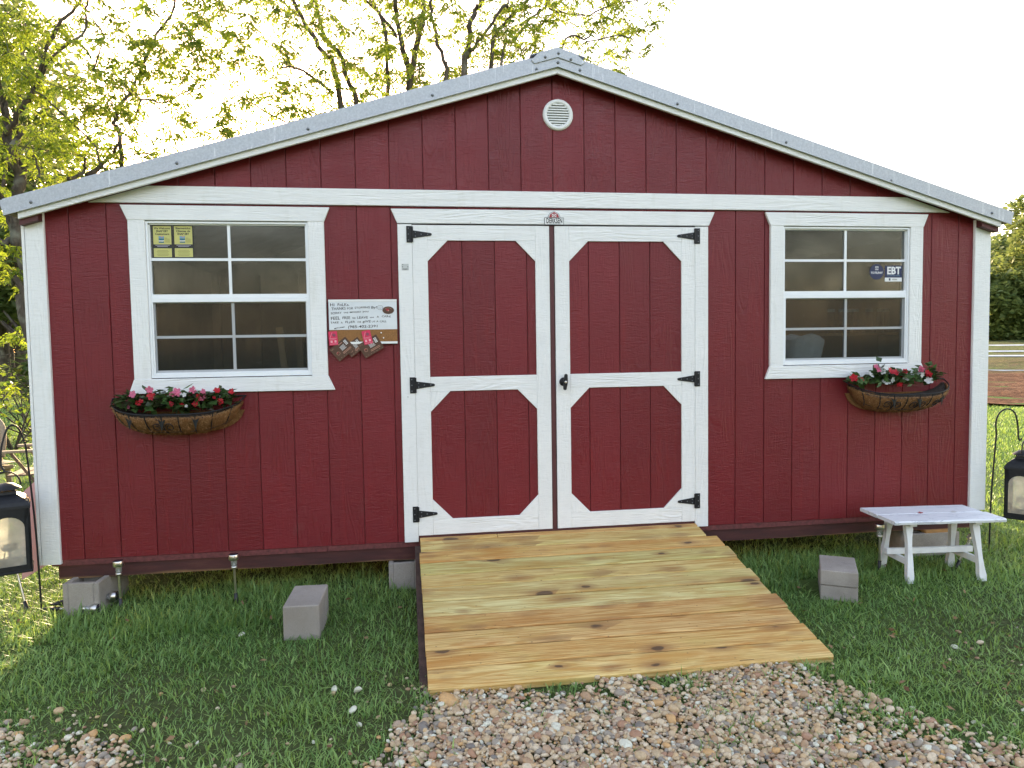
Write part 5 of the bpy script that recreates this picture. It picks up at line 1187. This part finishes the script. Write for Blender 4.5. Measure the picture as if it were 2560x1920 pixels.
# shrub with reddish twigs in front of the left woods, and a vine by the right post
def shrub(name, x, y, h_, r_, n, L_, mat, label, seed):
    rs = np.random.default_rng(seed); e = empty(name, (x, y, GZ), label, 'shrub'); mb = MB(); P = []
    for k in range(16):
        a = rs.uniform(0, 6.28); top = np.array([r_*math.cos(a)*rs.uniform(.3, 1), r_*math.sin(a)*rs.uniform(.3, 1), h_*rs.uniform(.5, 1)]); m_ = top*.5+rs.normal(0, .06*h_, 3); mb.tube([(0, 0, -.02), tuple(m_), tuple(top)], [.012*h_, .008*h_, .003*h_], 5)
        for q_ in range(4):
            b = m_+(top-m_)*rs.uniform(0, 1); c = b+rs.normal(0, .22*r_, 3); mb.tube([tuple(b), tuple(c)], [.004*h_, .002*h_], 4)
            for _ in range(max(1, n//64)): P.append(b+(c-b)*rs.uniform(.3, 1.1)+rs.normal(0, .03, 3))
    mb.build('stems', M['bark'], e); leafobj('foliage', P, L_, L_*.7, M[mat], e, seed, .2, kind='stuff')
x, y = polar(13.5, 20); shrub('shrub', x, y, 1.15, 1.1, 260, .09, 'leaf', 'sparse twiggy shrub on the lawn in front of the left woods', 3)
x, y = polar(15, 75); shrub('shrub', x, y, 1.3, 1.2, 240, .09, 'leaf', 'sparse reddish shrub nearer the shed corner on the left lawn', 4)
shrub('vine_plant', 5.85, 1.15, .42, .16, 120, .07, 'weed', 'small leafy vine plant standing just behind the right corner board', 6)

# =================================================================== GRASS, GRAVEL
def blades(n, xr, yr, hmin, hmax, wid, mask=None, seed=1, lean=.55, wedge=None):
    rs = np.random.default_rng(seed); x = rs.uniform(*xr, n); y = rs.uniform(*yr, n)
    if wedge is not None: x, y = wedge(rs, n)
    keep = np.ones(len(x), bool)
    if mask is not None: keep = mask(x, y, rs)
    x, y = x[keep], y[keep]; n = len(x)
    cl = .5+.5*np.sin(x*7.3+3*np.sin(y*4.1))*np.sin(y*6.1+2*np.sin(x*3.7)); cl = .55+.45*cl
    h = rs.uniform(hmin, hmax, n)*cl*(1+.5*(rs.random(n) < .08)); az = rs.uniform(0, 2*np.pi, n); le = np.abs(rs.normal(lean, .35, n))
    wv = wid*rs.uniform(.6, 1.25, n); d = np.stack([np.cos(az), np.sin(az)], 1); s = np.stack([-np.sin(az), np.cos(az)], 1)
    z0 = gh(x, y)+bumps(x, y)*np.clip(1-np.hypot(x-2, y)/14, 0, 1)-.006; b = np.stack([x, y, z0], 1)
    def P(t, off, ww):
        hor = h*le*t**1.7; ver = h*t*(1-.22*le*t); o = np.empty((n, 3)); o[:, :2] = b[:, :2]+d*hor[:, None]+s*(ww*wv*off)[:, None]; o[:, 2] = b[:, 2]+ver; return o
    V = np.stack([P(0, -.5, .8), P(0, .5, .8), P(.5, .5, 1), P(.5, -.5, 1), P(1., 0, 0)], 1).reshape(-1, 3); k = (np.arange(n)*5)[:, None]
    tn = np.clip(rs.normal(.42, .22, n)+.25*np.sin(x*1.9+1)*np.sin(y*2.3), 0, 1); tn = np.where(rs.random(n) < .06, 1, tn)
    return V, k+np.array([[0, 1, 2, 3]]), k+np.array([[3, 2, 4]]), np.repeat(tn, 5)
def join(parts):
    Vs, Q, T, C = [], [], [], []; o = 0
    for V, q, t, c in parts: Vs.append(V); Q.append(q+o); T.append(t+o); C.append(c); o += len(V)
    return np.concatenate(Vs), [np.concatenate(Q), np.concatenate(T)], np.concatenate(C)
def m_lawn(x, y, rs):
    g = gravel_mask(x, y); p = np.clip(1-(g-.02)/.22, .0, 1); p = np.maximum(p, np.where(g < .45, .14, .05+.16*(np.sin(x*11+np.sin(y*9)*2)*np.sin(y*13+x) > .62)))
    ramp = (x > 1.15) & (x < 3.04) & (y > -1.47) & (y < .1); p = np.where(ramp, 0, p)
    for (a, b, c, d_) in ((.43, .61, -.72, -.39), (3.45, 3.67, -.7, -.36), (-.9, -.7, -.11, .28), (.95, 1.14, -.03, .36), (4.5, 4.92, -.01, .18)): p = np.where((x > a) & (x < b) & (y > c) & (y < d_), 0, p)
    under = np.clip(1-y/.9, 0, 1); p = np.where((y > .0) & (x > -1) & (x < 5.05), p*under, p)
    bare = np.exp(-(((x-1.02)/.10)**2+((y+1.35)/.22)**2)); p = p*(1-.85*bare); thin = .78+.35*np.sin(x*2.3+y*1.1)*np.sin(y*3.1-x); return rs.random(len(x)) < p*np.clip(thin, .5, 1)
def m_tuft(x, y, rs): return (np.sin(x*9+2.5*np.sin(y*7))*np.sin(y*12+2*np.sin(x*5)) > .72) & ~((x > 1.15) & (x < 3.04) & (y > -1.44))
def wedgeR(rs, n):
    u = rs.uniform(0, 1, n)**.6*17.5+4.3; a = np.radians(rs.uniform(38, 50, n)); return CAM[0]+np.sin(a)*u, CAM[1]+np.cos(a)*u
def wedgeL(rs, n):
    u = rs.uniform(0, 1, n)**.6*24+4.6; a = np.radians(rs.uniform(-33, -20, n)); return CAM[0]+np.sin(a)*u, CAM[1]+np.cos(a)*u
def m_far(x, y, rs): return ~((x > -1.02) & (x < 5.08) & (y > -.2) & (y < 3.7)) & ~((x > -2.2) & (x < 7.4) & (y < 1.0)) & (((x-1.1)*.669+(y+4.5)*.743 < 18.6) | (x < 0))
parts = [blades(240000, (-2.2, 7.4), (-2.75, 1.1), .024, .066, .0050, m_lawn, 1, .85), blades(9000, (-2.2, 7.4), (-2.75, .6), .035, .085, .0095, m_lawn, 8, .9), blades(26000, (-.9, 3.9), (-2.75, -1.2), .03, .06, .0045, m_tuft, 9, .7), blades(16000, (-1.1, 5.6), (-.55, .25), .05, .115, .0055, m_lawn, 2, .6),
         blades(30000, (0, 1), (0, 1), .04, .075, .011, m_far, 3, .5, wedgeR), blades(36000, (0, 1), (0, 1), .04, .08, .013, m_far, 4, .5, wedgeL)]
V, F, T = join(parts); linkmesh(npmesh('grass', V, F, M['grassmat'], T), 'grass', kind='stuff')
# gravel: rounded pebbles
def pebble_shapes(k):
    # cube-sphere 4x4 per face
    out = []; n = 3
    vs = {}; V = []; F = []
    def idx(p):
        key = tuple(round(float(c), 5) for c in p)
        if key not in vs: vs[key] = len(V); V.append(p)
        return vs[key]
    for ax in range(3):
        for sg_ in (-1, 1):
            for i in range(n):
                for j in range(n):
                    q = []
                    for (a, b) in ((i, j), (i+1, j), (i+1, j+1), (i, j+1)):
                        p = np.zeros(3); p[ax] = sg_; p[(ax+1) % 3] = -1+2*a/n; p[(ax+2) % 3] = -1+2*b/n; q.append(idx(p))
                    F.append(q if sg_ > 0 else q[::-1])
    V = np.array(V); V /= np.linalg.norm(V, axis=1)[:, None]; F = np.array(F); rs = np.random.default_rng(9)
    for _ in range(k):
        s = np.array([1, rs.uniform(.62, .92), rs.uniform(.42, .68)]); W = V.copy()
        for _ in range(5):
            ax = rs.normal(0, 1, 3); ax /= np.linalg.norm(ax); d = W@ax; W = W-np.maximum(0, d-rs.uniform(.55, .85))[:, None]*ax*.75
        out.append(W*s*(1+rs.normal(0, .03, (len(V), 1))))
    return out, F
SH, PF = pebble_shapes(10)
def pebbles(x, y, z, r_, rs):
    n = len(x); nv = len(SH[0]); sh = np.array(SH)[rs.integers(0, len(SH), n)]*r_[:, None, None]
    a = rs.uniform(0, 2*np.pi, n); t = rs.normal(0, .35, n); ca, sa, ct, st = np.cos(a), np.sin(a), np.cos(t), np.sin(t)
    X = sh[:, :, 0]*ct[:, None]-sh[:, :, 2]*st[:, None]; Z = sh[:, :, 0]*st[:, None]+sh[:, :, 2]*ct[:, None]; Y = sh[:, :, 1]
    P = np.stack([X*ca[:, None]-Y*sa[:, None]+x[:, None], X*sa[:, None]+Y*ca[:, None]+y[:, None], Z+z[:, None]], -1)
    F = (PF[None]+(np.arange(n)*nv)[:, None, None]).reshape(-1, 4); return P.reshape(-1, 3), F, np.repeat(rs.random(n), nv)
def stonemat():
    t = NT('river_pebbles'); a = t.n('Attribute', attribute_name='tint'); v = t.coord()
    stops = [(0, (0.630, 0.474, 0.278)), (.13, (0.482, 0.314, 0.180)), (.24, (0.750, 0.602, 0.394)), (.38, (0.456, 0.256, 0.151)), (.44, (0.362, 0.320, 0.255)), (.53, (0.670, 0.474, 0.255)), (.65, (0.800, 0.666, 0.464)), (.76, (0.509, 0.384, 0.273)), (.82, (0.697, 0.422, 0.174)), (.86, (0.800, 0.800, 0.638)), (.95, (0.228, 0.211, 0.186)), (.97, (0.576, 0.422, 0.255))]
    r = t.n('ValToRGB'); r.color_ramp.interpolation = 'CONSTANT'; e = r.color_ramp.elements
    while len(e) < len(stops): e.new(.5)
    for x, (p, c) in zip(e, stops): x.position = p; x.color = (*c, 1)
    t.l(a.outputs['Fac'], r.inputs[0]); f = t.noise(v, 70, 5, .7); c = t.mix(t.ramp(f, [(.3, (.45,)*3), (.6, (0, 0, 0))]), r.outputs[0], (.24, .15, .10)); c = t.mix(t.ramp(t.noise(v, 25, 3), [(.55, (0, 0, 0)), (.75, (.3,)*3)]), c, (.6, .50, .40))
    c = t.mix(1, c, (.84, .84, .85), 'MULTIPLY'); t.pbsdf(c, .6, 0, t.bump(f, .0016), .4); return t.m
SM = stonemat()
rs = np.random.default_rng(77); N_ = 90000; x = rs.uniform(-1.6, 5.2, N_); y = rs.uniform(-2.75, -1.2, N_); g = gravel_mask(x, y)
p = np.clip((g+.06)/.30, 0, 1)**1.3; p = np.where(g < .0, (.004+.05*np.clip((g+.30)/.3, 0, 1)**2), p); strip = ((x < 1.2) | (x > 3.1)) & (g < .3); p = np.where(strip, p*.75, p)
keep = (rs.random(N_) < p) & ~((x > 1.16) & (x < 3.03) & (y > -1.40)); x, y, g = x[keep], y[keep], g[keep]; n = len(x)
r_ = np.exp(rs.normal(math.log(.0097), .38, n)); r_ = np.clip(r_, .0045, .030); layer = np.where(g > .03, rs.uniform(0, 1, n), 0)
z = GZ+bumps(x, y)+r_*.25+layer*.016
V, F, T = pebbles(x, y, z, r_, rs); linkmesh(npmesh('gravel', V, [F], SM, T, True), 'gravel', kind='stuff')
rs = np.random.default_rng(31); n_ = 260; lx = rs.uniform(-1.6, 6, n_); ly = rs.uniform(-2.6, -.1, n_); ok = ~((lx > 1.05) & (lx < 3.1) & (ly > -1.5)); lx, ly = lx[ok], ly[ok]
leafobj('leaf_litter', np.stack([lx, ly, GZ+bumps(lx, ly)+.018], 1), .035, .018, leafmat('dead_leaf', (.16, .075, .04), (.30, .19, .10), .1, .7), None, 31, -.1, kind='stuff')
# loose bigger stones lying in the grass, one object each
for k, (px, py, r0, tn, lab) in enumerate([(605, 1586, .020, .92, 'small white stone in the grass left of the lone block'), (226, 1843, .034, .85, 'larger orange stone in the grass at the lower left, left one of two'), (309, 1850, .032, .85, 'tan orange stone in the grass at the lower left, right one of two'),
        (2332, 1808, .030, .40, 'reddish stone in the grass at the lower right'), (895, 1724, .026, .92, 'pale stone in the grass left of the ramp foot'), (836, 1723, .018, .92, 'small pale stone farther left of the ramp foot'), (1124, 1755, .055, .85, 'big orange brown stone at the front left foot of the ramp'), (2450, 1606, .020, .66, 'white stone in the grass below the bench'),
        (1055, 1815, .040, .0, 'pinkish tan stone at the left edge of the gravel'), (881, 1775, .022, .92, 'lone pale stone in the grass left of the gravel edge'), (2138, 1755, .028, .56, 'tan stone in the grass right of the gravel')]):
    v = ray(px, py); t = (GZ+.01-CAM[2])/v[2]; p = CAM+t*v; V, F, T = pebbles(np.array([0.]), np.array([0.]), np.array([0.]), np.array([r0]), np.random.default_rng(200+k)); T[:] = tn
    o = linkmesh(npmesh('stone', V, [F], SM, T, True), 'stone', label=lab, cat='stone'); o.location = p
print('tris approx', sum(sum(len(pp.vertices)-2 for pp in []) for _ in [0]), 'pebbles', n, 'leaflets', nl)
